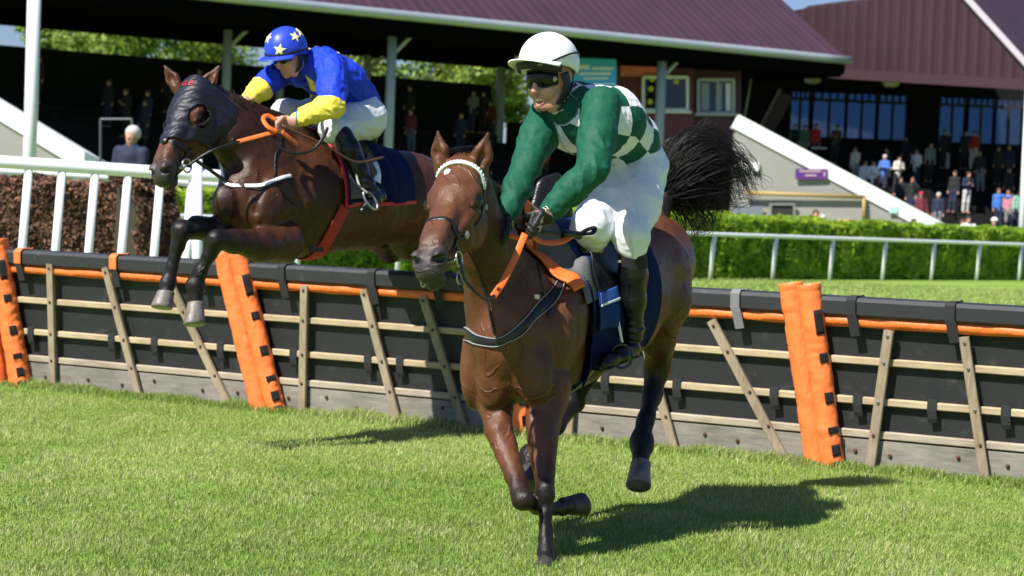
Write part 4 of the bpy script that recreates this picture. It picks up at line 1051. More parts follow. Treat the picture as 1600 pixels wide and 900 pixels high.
# hind legs
pHL = [(P(1022, 415, 10.25), .205), (P(1030, 470, 10.10), .150), (P(1030, 530, 10.18), .082), (P(1027, 578, 10.28), .060), (P(1019, 618, 10.22), .043), (P(1010, 655, 10.14), .036), (P(1003, 692, 10.06), .047), (P(1001, 716, 9.98), .040)]
leg(B1, pHL, [BAY, BAY, BAYD, BLK, BLK, BLK, BLK], .05)
B1.cone(P(1040, 545, 10.30), P(1033, 588, 10.36), .03, .032, .03, BLK)                        # point of hock
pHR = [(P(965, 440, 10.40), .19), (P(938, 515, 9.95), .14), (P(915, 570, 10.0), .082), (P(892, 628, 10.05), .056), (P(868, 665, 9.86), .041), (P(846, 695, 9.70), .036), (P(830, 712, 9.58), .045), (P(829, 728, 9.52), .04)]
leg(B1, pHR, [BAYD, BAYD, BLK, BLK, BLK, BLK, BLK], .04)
B1.cone(P(1030, 330, 10.45), P(1042, 305, 10.5), .06, .045, .05, BLK)                         # dock
zr = nrm(P(0, 0, 1) * 0 + UZ)
earsF = [dict(base=P(748, 268, 8.50), tip=P(763, 206, 8.47), front=nrm((.1, -1, .15))), dict(base=P(690, 262, 8.56), tip=P(684, 203, 8.54), front=nrm((-.55, -.8, .15)))]
horse_head(B1, H1, BAY, MUZ, earsF)
def muscle(v, a=1.0):
    q = v + .03 * np.stack([vnoise(v, 6), vnoise(v + 5, 6), vnoise(v + 9, 6)], 1)
    return a * (.0030 * (1 - 2.2 * np.abs(vnoise(q * (1, 1, .45), 13))) + .0045 * vnoise(v, 9) + .0012 * vnoise(v, 30))
me, V1, _ = B1.mesh('body', 0.0072, disp=lambda v: muscle(v, 1.35))
link('body', me, coat_m, horse1)
for sg in (1, -1):
    e = sphere_mesh('eye', H1.p(.203, sg * .0975, -.060), .0285, eye_m, horse1)
hoof('hoof', P(852, 880, 8.56), P(850, 895, 8.50), horse1, .043, hF)
hoof('hoof', P(891, 790, 9.03), P(911, 783, 9.09), horse1, .05, nrm((0, 0, -1.0)))
hoof('hoof', P(1001, 726, 9.96), P(1000, 762, 9.88), horse1, .060, hF, hoof_pale_m)
hoof('hoof', P(829, 735, 9.50), P(829, 764, 9.42), horse1, .056, hF)
decal('forehead_star', B1, H1.p(.105, -.035, .0), H1.n, -H1.a, [(x * .024 * (1 + .25 * math.sin(i * 2.3)), y * .021 * (1 + .2 * math.cos(i * 3.1))) for i, (x, y) in enumerate(ellipse2d(1, 1, 16))], white_hair_m, horse1, .0005, .001)
# tail
def tail_strands(n, seed, path, spread, dock):
    r = np.random.default_rng(seed); out = []
    path = np.asarray(path, float)
    for i in range(n):
        o = r.normal(0, 1, 3); o /= max(1, np.linalg.norm(o) * .8); k = r.uniform(.72, 1.06)
        st = []
        for j, q in enumerate(path):
            t = j / (len(path) - 1)
            st.append(path[0] + (q - path[0]) * (1 + (k - 1) * t) + o * spread[j] + r.normal(0, .012, 3) * t)
        out.append(st)
    return out
d0 = 10.5
st = tail_strands(520, 3, [P(1036, 312, d0), P(1052, 262, 10.56), P(1092, 240, 10.62), P(1130, 258, 10.66), P(1150, 292, 10.66)], (.03, .09, .13, .12, .10), None)
st += tail_strands(430, 4, [P(1036, 316, d0), P(1048, 292, 10.55), P(1074, 282, 10.6), P(1098, 300, 10.62), P(1100, 330, 10.62)], (.03, .09, .13, .12, .09), None)
st += tail_strands(200, 5, [P(1040, 300, d0), P(1058, 268, 10.56), P(1080, 240, 10.6), P(1094, 216, 10.64), P(1106, 192, 10.66)], (.03, .07, .07, .05, .03), None)
st += tail_strands(120, 6, [P(1040, 310, d0), P(1080, 280, 10.56), P(1120, 268, 10.6), P(1152, 280, 10.64), P(1176, 290, 10.66)], (.03, .12, .15, .13, .08), None)
st += tail_strands(110, 7, [P(1040, 312, d0), P(1070, 306, 10.56), P(1086, 326, 10.6), P(1092, 346, 10.62), P(1084, 362, 10.62)], (.03, .08, .10, .08, .05), None)
tl = link('tail', hair_mesh(st, .0027, 10), hair_m, horse1)
# mane: forelock between the ears and a fringe along the crest
rr = np.random.default_rng(8); st = []
for i in range(120):
    x = rr.normal(0, .02); st.append([H1.p(-.03, x, -.03), H1.p(-.05, x * 1.2, .02), H1.p(-.015 + rr.uniform(-.01, .03), x * 1.6 + .012, .03 + rr.uniform(0, .015))])
link('forelock', hair_mesh(st, .0022, 6), hair_m, horse1); st = []
crest = spline([P(748, 262, 8.72), P(775, 295, 8.86), P(810, 335, 9.05), P(848, 362, 9.25)], 60)
for i in range(420):
    q = crest[rr.integers(0, 60)] + rr.normal(0, .010, 3)
    st.append([q, q + .016 * UZ - LF * rr.uniform(0, .02), q + UZ * rr.uniform(-.07, .0) - LF * rr.uniform(.02, .07) + bF * .02])
link('mane', hair_mesh(st, .0026, 6), hair_m, horse1)

# bridle
def face_ring(H, B, s, parent, name, w, m, n0=0, n1=360, sh=0.0, thick=.006, nlow=-.09):
    """band round the head at distance s from the poll (angles in degrees, 0 = forehead, + to the horse's left)"""
    pts = []
    for a in np.linspace(n0, n1, 50):
        r = math.radians(a); dv = math.cos(r) * H.n + math.sin(r) * H.l
        pts.append((H.p(s + sh * (1 - math.cos(r)) / 2, 0, nlow) + dv * .4, -dv))
    org = np.array([q[0] for q in pts]); dr = np.array([q[1] for q in pts])
    p, ok = B.march(org, dr, .001, .6)
    V, Fc = strap_mesh(p, B.grad(p), w, thick)
    return link(name, mesh_np(name, V, Fc, True), m, parent)

def bridle(H, B, horse, brow_m=None, nose_s=.375, brow_w=.016):
    br = empty('bridle', (0, 0, 0)); br.parent = horse; br.matrix_parent_inverse = Matrix.Translation(-Vector(horse.location))
    face_ring(H, B, nose_s, br, 'noseband', .021, leather_m, -178, 178, .02)
    return br
br1 = bridle(H1, B1, horse1)
face_ring(H1, B1, .055, br1, 'browband', .021, mint_m, -92, 92, .06, .010)
# beads on the browband
mbd = MB()
for a in np.linspace(-84, 84, 24):
    r = math.radians(a); dv = math.cos(r) * H1.n + math.sin(r) * H1.l
    q, _ = B1.march((H1.p(.055 + .06 * (1 - math.cos(r)) / 2, 0, -.09) + dv * .4)[None], -dv[None], .012, .6)
    mbd.box(q[0], H1.a, H1.l, H1.n, .0065, .0022, .0020)
mbd.build('browband_beads', white_strap_m, br1)
for sg in (1, -1):
    strap('cheekpiece', B1, [H1.p(.075, sg * .095, -.10), H1.p(.20, sg * .10, -.13), H1.p(.32, sg * .09, -.13), H1.p(.46, sg * .07, -.11)], .014, leather_m, br1, .005)
    strap('throatlash', B1, [H1.p(.06, sg * .10, -.11), H1.p(.15, sg * .10, -.21), H1.p(.20, sg * .03, -.28)], .010, leather_m, br1, .004)
    c = H1.p(.485, sg * (.072 if sg > 0 else .056), -.115)
    ring = [c + .032 * (math.cos(t) * H1.a + math.sin(t) * H1.n) + H1.l * sg * .012 for t in np.linspace(0, 2 * math.pi, 25)]
    rope('bit_ring', ring, .0042, steel_m, br1, 40)
    c2 = c + H1.a * .06 - H1.n * .05
    ring = [c2 + .026 * (math.cos(t) * H1.a + math.sin(t) * H1.n) + H1.l * sg * .012 for t in np.linspace(0, 2 * math.pi, 25)]
    rope('martingale_ring', ring, .004, steel_m, br1, 40)
rope('bit', [H1.p(.49, -.08, -.112), H1.p(.50, 0, -.113), H1.p(.49, .08, -.112)], .008, steel_m, br1, 12)
mbk = MB(); mbk.box(H1.p(.36, .088, -.10), H1.a, H1.n, H1.l, .014, .011, .004); mbk.box(H1.p(.17, .110, -.12), H1.a, H1.n, H1.l, .013, .010, .004); mbk.build('buckle', steel_m, br1)
# ------------------------------------------------------------------ tack of the horse in front
rubber_dark_m = mat('dark_iron', (.05, .05, .055), .4, .6)
tk = horse1
strap('breastplate', B1, [P(700, 520, 8.95), P(726, 534, 8.72), P(775, 540, 8.6), P(822, 516, 8.62), P(858, 474, 8.75), P(882, 432, 9.0), P(893, 410, 9.15)], .042, leather_m, tk, .008, .002, 90)
strap('breastplate_edge', B1, [P(702, 529, 8.95), P(727, 543, 8.72), P(775, 549, 8.6), P(825, 525, 8.62), P(863, 481, 8.75), P(888, 436, 9.0)], .004, tan_m, tk, .012, .001, 90)
strap('breastplate_edge', B1, [P(702, 511, 8.95), P(727, 525, 8.72), P(775, 531, 8.6), P(819, 507, 8.62), P(853, 467, 8.75), P(877, 426, 9.0)], .004, tan_m, tk, .012, .001, 90)
strap('neck_strap', B1, [P(826, 380, 9.05), P(838, 415, 8.95), P(852, 440, 8.86), P(866, 458, 8.82)], .012, leather_m, tk, .006, .002)
strap('strap_end', B1, [P(862, 445, 8.8), P(868, 470, 8.8), P(864, 492, 8.8)], .022, leather_m, tk, .006, .006, 20)
mbk = MB(); c = P(862, 452, 8.72); mbk.box(B1.snap(c, .014)[0], LF, UZ, hF, .012, .010, .004); mbk.build('buckle', steel_m, tk)

def body_sheet(name, B, c0, c1, ax_l, a0, a1, m, parent, off, nu=40, nv=24, thick=.004, edge=None, low=None, attrs=False, r=.9, wav=0.0):
    """sheet wrapped round the trunk: u along c0->c1, v from angle a0 to a1 (degrees from straight up towards ax_l)"""
    c0, c1 = np.asarray(c0), np.asarray(c1); org = []; dr = []; uv = []
    for i in range(nu + 1):
        for j in range(nv + 1):
            u, v = i / nu, j / nv
            e0, e1 = (edge(v) if edge else (0, 1)); uu = e0 + (e1 - e0) * u
            aa = math.radians(a0 + (a1 - a0) * v * (low(u) if low else 1))
            dv = math.cos(aa) * UZ + math.sin(aa) * ax_l
            o = c0 + (c1 - c0) * uu; org.append(o + dv * r); dr.append(-dv); uv.append((u, v))
    uv = np.array(uv)
    ex = None
    if wav:
        D = np.array(dr)
        ex = lambda p: p - D * (wav * (1 + np.sin(uv[:, 0] * 16 + 2 * uv[:, 1])) * uv[:, 1] ** 1.5)[:, None]
    return patch(name, B, org, dr, (nu + 1, nv + 1), m, parent, off, thick, r + .2, {'sheet_uv': uv} if attrs else None, ex)

cw = P(868, 470, 9.28); cb = P(985, 440, 9.98)
body_sheet('saddle_cloth', B1, P(838, 509, 9.14), P(948, 459, 9.78), LF, -95, 138, navy_m, tk, .010, 40, 60, .006, None, None, False, .9, .012)
body_sheet('weight_cloth', B1, P(850, 503, 9.22), P(905, 478, 9.55), LF, -70, 96, mat('blue_weight_cloth', (0.010, 0.032, 0.15), .6, spec=.15, var=.2, bump=.4, bscale=16), tk, .020, 30, 50, .006, None, None, False, .9, .010)
body_sheet('saddle_pad', B1, P(826, 514, 9.08), P(856, 500, 9.26), LF, -60, 66, grey_pad_m, tk, .014, 20, 40, .012)
body_sheet('orange_pad_edge', B1, P(815, 520, 9.02), P(828, 514, 9.09), LF, -55, 52, orange_rub_m, tk, .018, 10, 40, .012)
strap('girth', B1, [P(938, 520, 9.2), P(918, 570, 9.2), P(900, 608, 9.25), P(884, 622, 9.35)], .060, navy_m, tk, .008, .006, 40)
strap('girth_edge', B1, [P(925, 535, 9.25), P(905, 580, 9.27), P(884, 612, 9.32)], .008, tan_m, tk, .016, .004, 40)
# saddle: seat, two flaps and the raised pommel
sd = empty('saddle', (0, 0, 0)); sd.parent = horse1; sd.matrix_parent_inverse = Matrix.Translation(-Vector(horse1.location))
Sb = Body(); s0 = P(893, 372, 9.38); s1 = P(965, 350, 9.85)
Sb.chain([(s0 + UZ * .03, .055), ((s0 + s1) / 2 - UZ * .005, .05), (s1 + UZ * .03, .07)], .05, None, LF, 1.5)
link('seat', Sb.mesh('seat', .012)[0], leather_m, sd)
body_sheet('flap', B1, P(858, 500, 9.26), P(905, 478, 9.54), LF, 15, 74, leather_m, sd, .032, 24, 24, .008, lambda v: (.1 - .35 * math.sin(v * 3.14), .8))
Sb = Body(); Sb.chain([(P(846, 332, 9.42), .075), (P(856, 300, 9.45), .072), (P(869, 284, 9.48), .045)], .03, None, nrm((.6, -.8, 0)), .35)
Sb.cone(P(880, 300, 9.46), P(878, 350, 9.48), .05, .07, .03, None, nrm((.6, -.8, 0)), .35)
link('flap', Sb.mesh('flap', .009)[0], leather_m, sd)
body_sheet('panel_mark', B1, P(850, 503, 9.22), P(876, 492, 9.36), LF, 62, 72, mat('sky_blue_panel', (0.03, 0.10, 0.40), .5), tk, .040, 14, 8, .004)
body_sheet('panel_edge', B1, P(850, 503, 9.22), P(877, 492, 9.37), LF, 71.5, 73.5, white_strap_m, tk, .041, 14, 4, .004)
# stirrup leather and iron on the near side
rope('stirrup_leather', [P(955, 430, 9.35), P(962, 480, 9.22), P(972, 535, 9.25)], .007, white_strap_m, sd, 20)
ir = [P(972, 535, 9.22) + .050 * (math.cos(t) * nrm(bF * .4 + LF * .9) + 1.1 * math.sin(t) * UZ) - UZ * .065 for t in np.linspace(0, 2 * math.pi, 21)]
rope('stirrup_iron', ir, .006, rubber_dark_m, sd, 40)
# reins: orange rubber grips that hang from the hands, black leather to the bit
rings = [H1.p(.485, .085, -.115), H1.p(.485, -.085, -.115)]
hL = P(820, 366, 8.62); hR = P(783, 362, 8.70)
rein_pts = spline([hL, P(806, 400, 8.56), P(786, 440, 8.46), P(770, 464, 8.36)], 30)
V, Fc = strap_mesh(rein_pts, np.tile(nrm((.25, -.9, .35)), (30, 1)), .030, .007)
br_rein = link('rein', mesh_np('rein', V, Fc, True), orange_rub_m, br1)
rope('rein_leather', [P(772, 462, 8.36), P(762, 468, 8.3), P(745, 458, 8.22), P(726, 436, 8.18), rings[0]], .0075, leather_m, br1)
rope('rein_leather', [hR, P(752, 372, 8.62), P(722, 392, 8.4), rings[1]], .0075, leather_m, br1)
V, Fc = strap_mesh(spline([P(822, 362, 8.66), P(846, 378, 8.72), P(876, 378, 8.80), P(898, 366, 8.9)], 30), np.tile(nrm((.2, -.8, .5)), (30, 1)), .026, .007)
link('rein', mesh_np('rein', V, Fc, True), orange_rub_m, br1)
V, Fc = strap_mesh(spline([P(790, 366, 8.7), P(808, 372, 8.7), P(830, 380, 8.78)], 20), np.tile(nrm((.2, -.8, .5)), (20, 1)), .026, .007)
link('rein', mesh_np('rein', V, Fc, True), orange_rub_m, br1)
strap('running_martingale', B1, [P(732, 440, 8.5), P(742, 480, 8.6), P(758, 520, 8.62)], .010, leather_m, tk, .006, .004)

def PB(px, py, d): return P(px, py, d * 1.07)
# ================================================================== the horse jumping behind
b2 = nrm((.66, .75, 0)); h2 = -b2; L2 = np.array((b2[1], -b2[0], 0))
BAY2 = (0.056, 0.019, 0.008); BAY2D = (0.030, 0.011, 0.006)
horse2 = empty('horse', G(500, 12.8), 'dark bay horse in a navy hood with both forelegs folded over the hurdle', 'horse')
B2 = Body()
H2 = Head(PB(299, 130, 11.32), PB(237, 273, 10.98), nrm((.80, -.60, .0)))
B2.chain([(PB(402, 312, 11.55), .285), (PB(478, 312, 11.85), .360)], .06, BAY2, L2, .72)
B2.chain([(PB(478, 312, 11.85), .360), (PB(560, 308, 12.2), .335)], .06, BAY2, L2, .74)
B2.chain([(PB(560, 308, 12.2), .335), (PB(632, 308, 12.5), .295)], .06, BAY2, L2, .8)
B2.chain([(PB(632, 308, 12.5), .295), (PB(668, 305, 12.72), .25)], .06, BAY2, L2, .9)
B2.cone(PB(462, 232, 11.85), PB(545, 240, 12.2), .12, .10, .12, BAY2, L2, .6)
B2.chain([(PB(338, 178, 11.42), .125), (PB(372, 218, 11.50), .170), (PB(418, 270, 11.62), .240), (PB(440, 300, 11.7), .27)], .06, BAY2D, L2, .66)
B2.cone(PB(335, 150, 11.42), PB(462, 212, 11.8), .06, .10, .09, BAY2D, L2, .55)
B2.ell(PB(425, 322, 11.42), nrm(L2), nrm(UZ + .4 * b2), nrm(b2 - .4 * UZ), .075, .21, .13, .05, BAY2)       # near shoulder
B2.ell(PB(372, 345, 11.55), nrm(L2), UZ, b2, .075, .16, .12, .05, BAY2)
B2.ell(PB(402, 330, 11.36), L2, UZ, b2, .06, .10, .07, .02, BAY2)
B2.ell(PB(352, 318, 11.35), L2, UZ, b2, .08, .12, .08, .03, BAY2D)
B2.cone(PB(415, 260, 11.35), PB(398, 330, 11.30), .006, .01, .04, None, sub=True)
B2.cone(PB(432, 300, 11.32), PB(470, 352, 11.42), .006, .01, .04, None, sub=True)
# forelegs, folded
leg(B2, [(PB(442, 378, 11.50), .130), (PB(405, 383, 11.30), .095), (PB(365, 376, 11.14), .070), (PB(338, 374, 11.05), .056), (PB(326, 398, 11.06), .040), (PB(312, 428, 11.06), .036), (PB(305, 446, 11.06), .046), (PB(306, 468, 11.05), .040)], [BAY2, BAY2D, BLK, BLK, BLK, BLK, BLK], .03)
leg(B2, [(PB(385, 362, 11.62), .110), (PB(345, 362, 11.42), .088), (PB(308, 356, 11.25), .066), (PB(284, 360, 11.15), .054), (PB(278, 386, 11.15), .039), (PB(267, 420, 11.15), .035), (PB(263, 440, 11.15), .045), (PB(260, 455, 11.13), .040)], [BAY2D, BLK, BLK, BLK, BLK, BLK, BLK], .03)
# hind legs trail behind
leg(B2, [(PB(668, 310, 12.75), .20), (PB(640, 372, 12.6), .135), (PB(672, 398, 13.0), .080), (PB(705, 402, 13.3), .056), (PB(716, 412, 13.5), .038), (PB(724, 420, 13.65), .045), (PB(728, 426, 13.7), .04)], [BAY2, BAY2D, BLK, BLK, BLK, BLK], .04)
leg(B2, [(PB(650, 310, 12.9), .19), (PB(590, 362, 12.75), .125), (PB(610, 392, 13.05), .078), (PB(650, 394, 13.4), .055), (PB(690, 402, 13.6), .038), (PB(712, 410, 13.75), .045), (PB(718, 416, 13.8), .04)], [BAY2D, BAY2D, BLK, BLK, BLK, BLK], .04)
ears2 = [dict(base=PB(318, 140, 11.34), tip=PB(344, 102, 11.34), front=nrm((-.2, -1, .2))), dict(base=PB(278, 138, 11.40), tip=PB(257, 101, 11.40), front=nrm((-.3, -1, .15)))]
horse_head(B2, H2, (0.105, 0.035, 0.014), MUZ, ears2)
me, V2, _ = B2.mesh('body', 0.0095, disp=lambda v: muscle(v, 1.4))
link('body', me, coat_dark_m, horse2)
for sg in (1, -1): sphere_mesh('eye', H2.p(.200, sg * .094, -.064), .026, eye_m, horse2)
hoof('hoof', PB(306, 476, 11.05), PB(307, 508, 11.02), horse2, .058, h2, hoof_pale_m)
hoof('hoof', PB(259, 458, 11.12), PB(256, 482, 11.10), horse2, .060, h2, hoof_pale_m)
hoof('hoof', PB(730, 430, 13.72), PB(738, 442, 13.8), horse2, .055, h2)
hoof('hoof', PB(720, 420, 13.82), PB(726, 430, 13.9), horse2, .055, h2)
rr = np.random.default_rng(12)
st = tail_strands(260, 13, [PB(690, 262, 12.98), PB(720, 262, 13.1), PB(742, 300, 13.2), PB(750, 360, 13.25)], (.03, .06, .08, .10), None)
link('tail', hair_mesh(st, .0030, 8), hair_m, horse2)
st = []
crest = spline([PB(325, 134, 11.42), PB(372, 158, 11.5), PB(420, 184, 11.65), PB(462, 205, 11.8)], 60)
for i in range(360):
    q = crest[rr.integers(0, 60)] + rr.normal(0, .012, 3)
    st.append([q, q + .025 * UZ - L2 * .02, q + UZ * rr.uniform(-.06, .02) - L2 * rr.uniform(.02, .09) + b2 * .03])
link('mane', hair_mesh(st, .003, 6), hair_m, horse2)
# hood: a shell over the head, open at the nose, with holes for the ears and cups over the eyes
Bh = Body(); horse_head(Bh, H2, None, None, [])
Bh.chain([(PB(330, 165, 11.40), .13), (PB(345, 190, 11.43), .14)], .05, None, L2, .7)
nu, nv = 60, 96; org = []; dr = []
for i in range(nu + 1):
    for j in range(nv + 1):
        s = -.045 + .43 * i / nu; r = math.radians(-178 + 356 * j / nv)
        low = (1 - math.cos(r)) / 2
        s2 = s - .10 * low * (i / nu)
        dv = math.cos(r) * H2.n + math.sin(r) * H2.l
        org.append(H2.p(s2, 0, -.09) + dv * .42); dr.append(-dv)
org = np.array(org); dr = np.array(dr)
p, ok = Bh.march(org, dr, .015, .6)
loc = (p - H2.o) / H2.q
for sg in (1, -1):
    dd = np.sqrt(((loc @ H2.a - .200) / .062) ** 2 + ((loc @ H2.n + .055) / .054) ** 2)
    ok &= ~((dd < 1) & (loc @ H2.l * sg > 0.04))
for e in ears2: ok &= np.linalg.norm(p - (e['base'] + (e['tip'] - e['base']) * .1), axis=1) > .043
p = p - dr * (.0035 * np.sin(loc @ (H2.a * 120 + H2.l * 70) + 3 * vnoise(p, 12)) * (np.abs(loc @ H2.l) > .02))[:, None]
g = np.arange((nu + 1) * (nv + 1)).reshape(nu + 1, nv + 1)
Q = np.stack([g[:-1, :-1], g[:-1, 1:], g[1:, 1:], g[1:, :-1]], -1).reshape(-1, 4); Q = Q[ok[Q].all(1)]
used = np.unique(Q); mp = np.full(len(p), -1); mp[used] = np.arange(len(used))
hood = link('hood', mesh_np('hood', p[used], mp[Q]), navy_hood_m, horse2)
md = hood.modifiers.new('thickness', 'SOLIDIFY'); md.thickness = .004; md.offset = 1
# eye cups: half domes behind each eye
for sg in (1, -1):
    V = []; Fc = []; n1, n2 = 14, 8; c = H2.p(.195, sg * .085, -.072)
    for i in range(n1 + 1):
        t = math.pi * (i / n1) - math.pi / 2
        for j in range(n2 + 1):
            ph = (math.pi * .5) * j / n2
            rad = .062
            out = H2.l * sg * (math.sin(ph) * .075 + .012)
            V.append(c + rad * math.cos(ph) * (math.sin(t) * H2.a - math.cos(t) * H2.n) * 1.0 + out)
    for i in range(n1):
        for j in range(n2): a0 = i * (n2 + 1) + j; Fc.append((a0, a0 + 1, a0 + n2 + 2, a0 + n2 + 1))
    ec = link('eye_cup', mesh_np('eye_cup', V, Fc), navy_hood_m, hood)
    md = ec.modifiers.new('thickness', 'SOLIDIFY'); md.thickness = .004
# red letters on the brow of the hood
def text_mesh(name, body, size, m, parent, pos, right, up, out, bodyobj=None, ext=.002, align='CENTER'):
    cu = bpy.data.curves.new(name, 'FONT'); cu.body = body; cu.size = size; cu.extrude = ext; cu.align_x = align; cu.align_y = 'CENTER'; cu.resolution_u = 3
    o = bpy.data.objects.new('tmp', cu); C.objects.link(o)
    dg = bpy.context.evaluated_depsgraph_get(); me = bpy.data.meshes.new_from_object(o.evaluated_get(dg)); C.objects.unlink(o); bpy.data.objects.remove(o)
    V = np.array([v.co[:] for v in me.vertices]); fc = [list(q.vertices) for q in me.polygons]
    W = np.asarray(pos) + V[:, :1] * np.asarray(right) + V[:, 1:2] * np.asarray(up) + V[:, 2:] * np.asarray(out)
    if bodyobj is not None:
        q, _ = bodyobj.march(np.asarray(pos) + V[:, :1] * np.asarray(right) + V[:, 1:2] * np.asarray(up) + np.asarray(out) * .2, np.tile(-np.asarray(out), (len(V), 1)), .019, .5)
        W = q + V[:, 2:] * np.asarray(out)
    return link(name, mesh_np(name, W, fc, False), m, parent)
text_mesh('letters', 'G.E.', .055, red_m, hood, H2.p(.03, .015, .02), nrm(H2.l), -H2.a, H2.n, Bh)
mbk = MB()
br2 = empty('bridle', (0, 0, 0)); br2.parent = horse2; br2.matrix_parent_inverse = Matrix.Translation(-Vector(horse2.location))
face_ring(H2, B2, .40, br2, 'noseband', .022, leather_m, -175, 175, -.02, .008)
strap('noseband', B2, [H2.p(.395, .02, 0), H2.p(.46, .06, -.06), H2.p(.52, .055, -.12), H2.p(.53, .0, -.17)], .016, leather_m, br2, .006, .002, 30)
sphere_mesh('noseband_pad', H2.p(.40, .0, .012), .028, leather_m, br2, (1, 1, .5), (H2.l, H2.a, H2.n), 12)
for sg in (1, -1):
    c = H2.p(.475, sg * .07, -.125)
    rope('bit_ring', [c + .040 * (math.cos(t) * H2.a + math.sin(t) * H2.n) + H2.l * sg * .014 for t in np.linspace(0, 2 * math.pi, 25)], .006, steel_m, br2, 40)
rope('bit', [H2.p(.48, -.08, -.118), H2.p(.49, 0, -.12), H2.p(.48, .085, -.118)], .010, white_strap_m, br2, 12)
strap('cheekpiece', B2, [H2.p(.36, .075, -.13), H2.p(.42, .07, -.125), H2.p(.47, .07, -.12)], .016, leather_m, br2, .006, .002, 20)
r2 = H2.p(.475, .09, -.125); hand2 = PB(436, 200, 11.32)
rope('rein_leather', [r2, PB(330, 236, 11.1), PB(374, 221, 11.18)], .009, leather_m, br2)
V, Fc = strap_mesh(spline([PB(371, 222, 11.18), PB(405, 213, 11.24), PB(432, 206, 11.3)], 20), np.tile(nrm((.3, -.8, .5)), (20, 1)), .026, .008); link('rein', mesh_np('rein', V, Fc), orange_rub_m, br2)
V, Fc = strap_mesh(spline([PB(434, 206, 11.28), PB(418, 198, 11.26), PB(411, 186, 11.3), PB(418, 181, 11.34), PB(432, 188, 11.36)], 24), np.tile(nrm((.3, -.9, .3)), (24, 1)), .026, .008); link('rein', mesh_np('rein', V, Fc), orange_rub_m, br2)
V, Fc = strap_mesh(spline([PB(440, 206, 11.30), PB(452, 216, 11.34), PB(464, 226, 11.4)], 20), np.tile(nrm((.3, -.8, .5)), (20, 1)), .028, .008); link('rein', mesh_np('rein', V, Fc), orange_rub_m, br2)
rope('rein_leather', [PB(428, 212, 11.3), PB(440, 232, 11.3), PB(462, 240, 11.32), PB(488, 234, 11.36), PB(505, 215, 11.4), PB(512, 200, 11.45)], .010, leather_m, br2)
strap('breastplate', B2, [PB(322, 262, 11.45), PB(345, 274, 11.25), PB(400, 276, 11.2), PB(440, 271, 11.3), PB(474, 265, 11.45)], .023, white_strap_m, horse2, .005, .002, 60, taut=60)
strap('breastplate_edge', B2, [PB(350, 281, 11.25), PB(400, 283, 11.2), PB(440, 277, 11.3), PB(476, 270, 11.45)], .006, leather_m, horse2, .007, .002, 60)
strap('breastplate_strap', B2, [PB(448, 268, 11.3), PB(452, 285, 11.3), PB(468, 306, 11.35), PB(485, 325, 11.45)], .008, leather_m, horse2, .005, .002, 40)
strap('neck_strap', B2, [PB(445, 205, 11.6), PB(438, 240, 11.4), PB(434, 270, 11.32)], .012, leather_m, horse2, .006, .002, 40)
# saddle cloth with red border, grey pad, girth
body_sheet('saddle_cloth', B2, PB(495, 300, 11.92), PB(604, 298, 12.38), L2, -80, 104, navy_m, horse2, .010, 44, 60, .008, None, None, False, .9, .006)
body_sheet('border', B2, PB(491, 300, 11.90), PB(497, 300, 11.93), L2, -75, 106, red_m, horse2, .013, 6, 60, .008)
body_sheet('border', B2, PB(492, 300, 11.90), PB(606, 298, 12.38), L2, 102.5, 107, red_m, horse2, .013, 44, 6, .010, None, None, False, .9, .006)
body_sheet('grey_pad', B2, PB(498, 300, 11.93), PB(524, 300, 12.03), L2, -40, 97, grey_pad_m, horse2, .022, 20, 50, .012, lambda v: (0, 1.0 if v < .6 else 1.0 + .3 * math.sin((v - .6) * 7.8)))
body_sheet('weight_cloth', B2, PB(524, 300, 12.03), PB(556, 300, 12.18), L2, -40, 99, navy_m, horse2, .024, 20, 50, .010, lambda v: (.0, 1.0 + .5 * v), None, False, .9, .01)
strap('girth', B2, [PB(534, 322, 11.75), PB(522, 350, 11.72), PB(505, 384, 11.75), PB(488, 404, 11.85)], .095, red_web_m, horse2, .008, .006, 40)
strap('girth', B2, [PB(500, 390, 11.75), PB(478, 408, 11.85), PB(460, 420, 11.98)], .055, red_web_m, horse2, .009, .006, 30)
mbk = MB(); mbk.box(B2.snap(PB(498, 395, 11.7), .014)[0], nrm(L2 * .3 + b2), UZ, L2, .045, .02, .006, .0); mbk.build('girth_buckle', leather_m, horse2)
sd2 = empty('saddle', (0, 0, 0)); sd2.parent = horse2; sd2.matrix_parent_inverse = Matrix.Translation(-Vector(horse2.location))
Sb = Body(); s0 = PB(515, 212, 12.0); s1 = PB(570, 222, 12.25)
Sb.chain([(s0, .055), ((s0 + s1) / 2 - UZ * .02, .05), (s1 + UZ * .03, .07)], .05, None, L2, 1.4)
link('seat', Sb.mesh('seat', .014)[0], leather_m, sd2)
body_sheet('flap', B2, PB(508, 300, 11.97), PB(545, 300, 12.13), L2, 10, 66, leather_m, sd2, .034, 20, 24, .010)
body_sheet('knee_pad', B2, PB(532, 300, 12.05), PB(547, 300, 12.12), L2, 36, 76, mat('brown_suede', (.11, .075, .055), .8), sd2, .046, 14, 24, .012, lambda v: (.5 - .5 * math.sin(v * 3.14), .5 + .5 * math.sin(v * 3.14)))
rope('stirrup_leather', [PB(556, 272, 11.62), PB(562, 290, 11.58), PB(574, 302, 11.58)], .007, tan_m, sd2, 20)
ir = [PB(579, 313, 11.60) + .052 * (math.cos(t) * nrm((.6, .3, -.35)) + 1.05 * math.sin(t) * nrm((-.3, .2, .9))) for t in np.linspace(0, 2 * math.pi, 21)]
rope('stirrup_iron', ir, .008, mat('dull_steel', (.35, .35, .35), .4, .9), sd2, 40)
V, Fc = strap_mesh(spline([PB(586, 254, 11.80), PB(592, 270, 11.76), PB(588, 284, 11.74)], 20), np.tile(nrm((.3, -.9, 0)), (20, 1)), np.interp(np.linspace(0, 1, 20), [0, .5, 1], [.03, .02, .06]), .006)
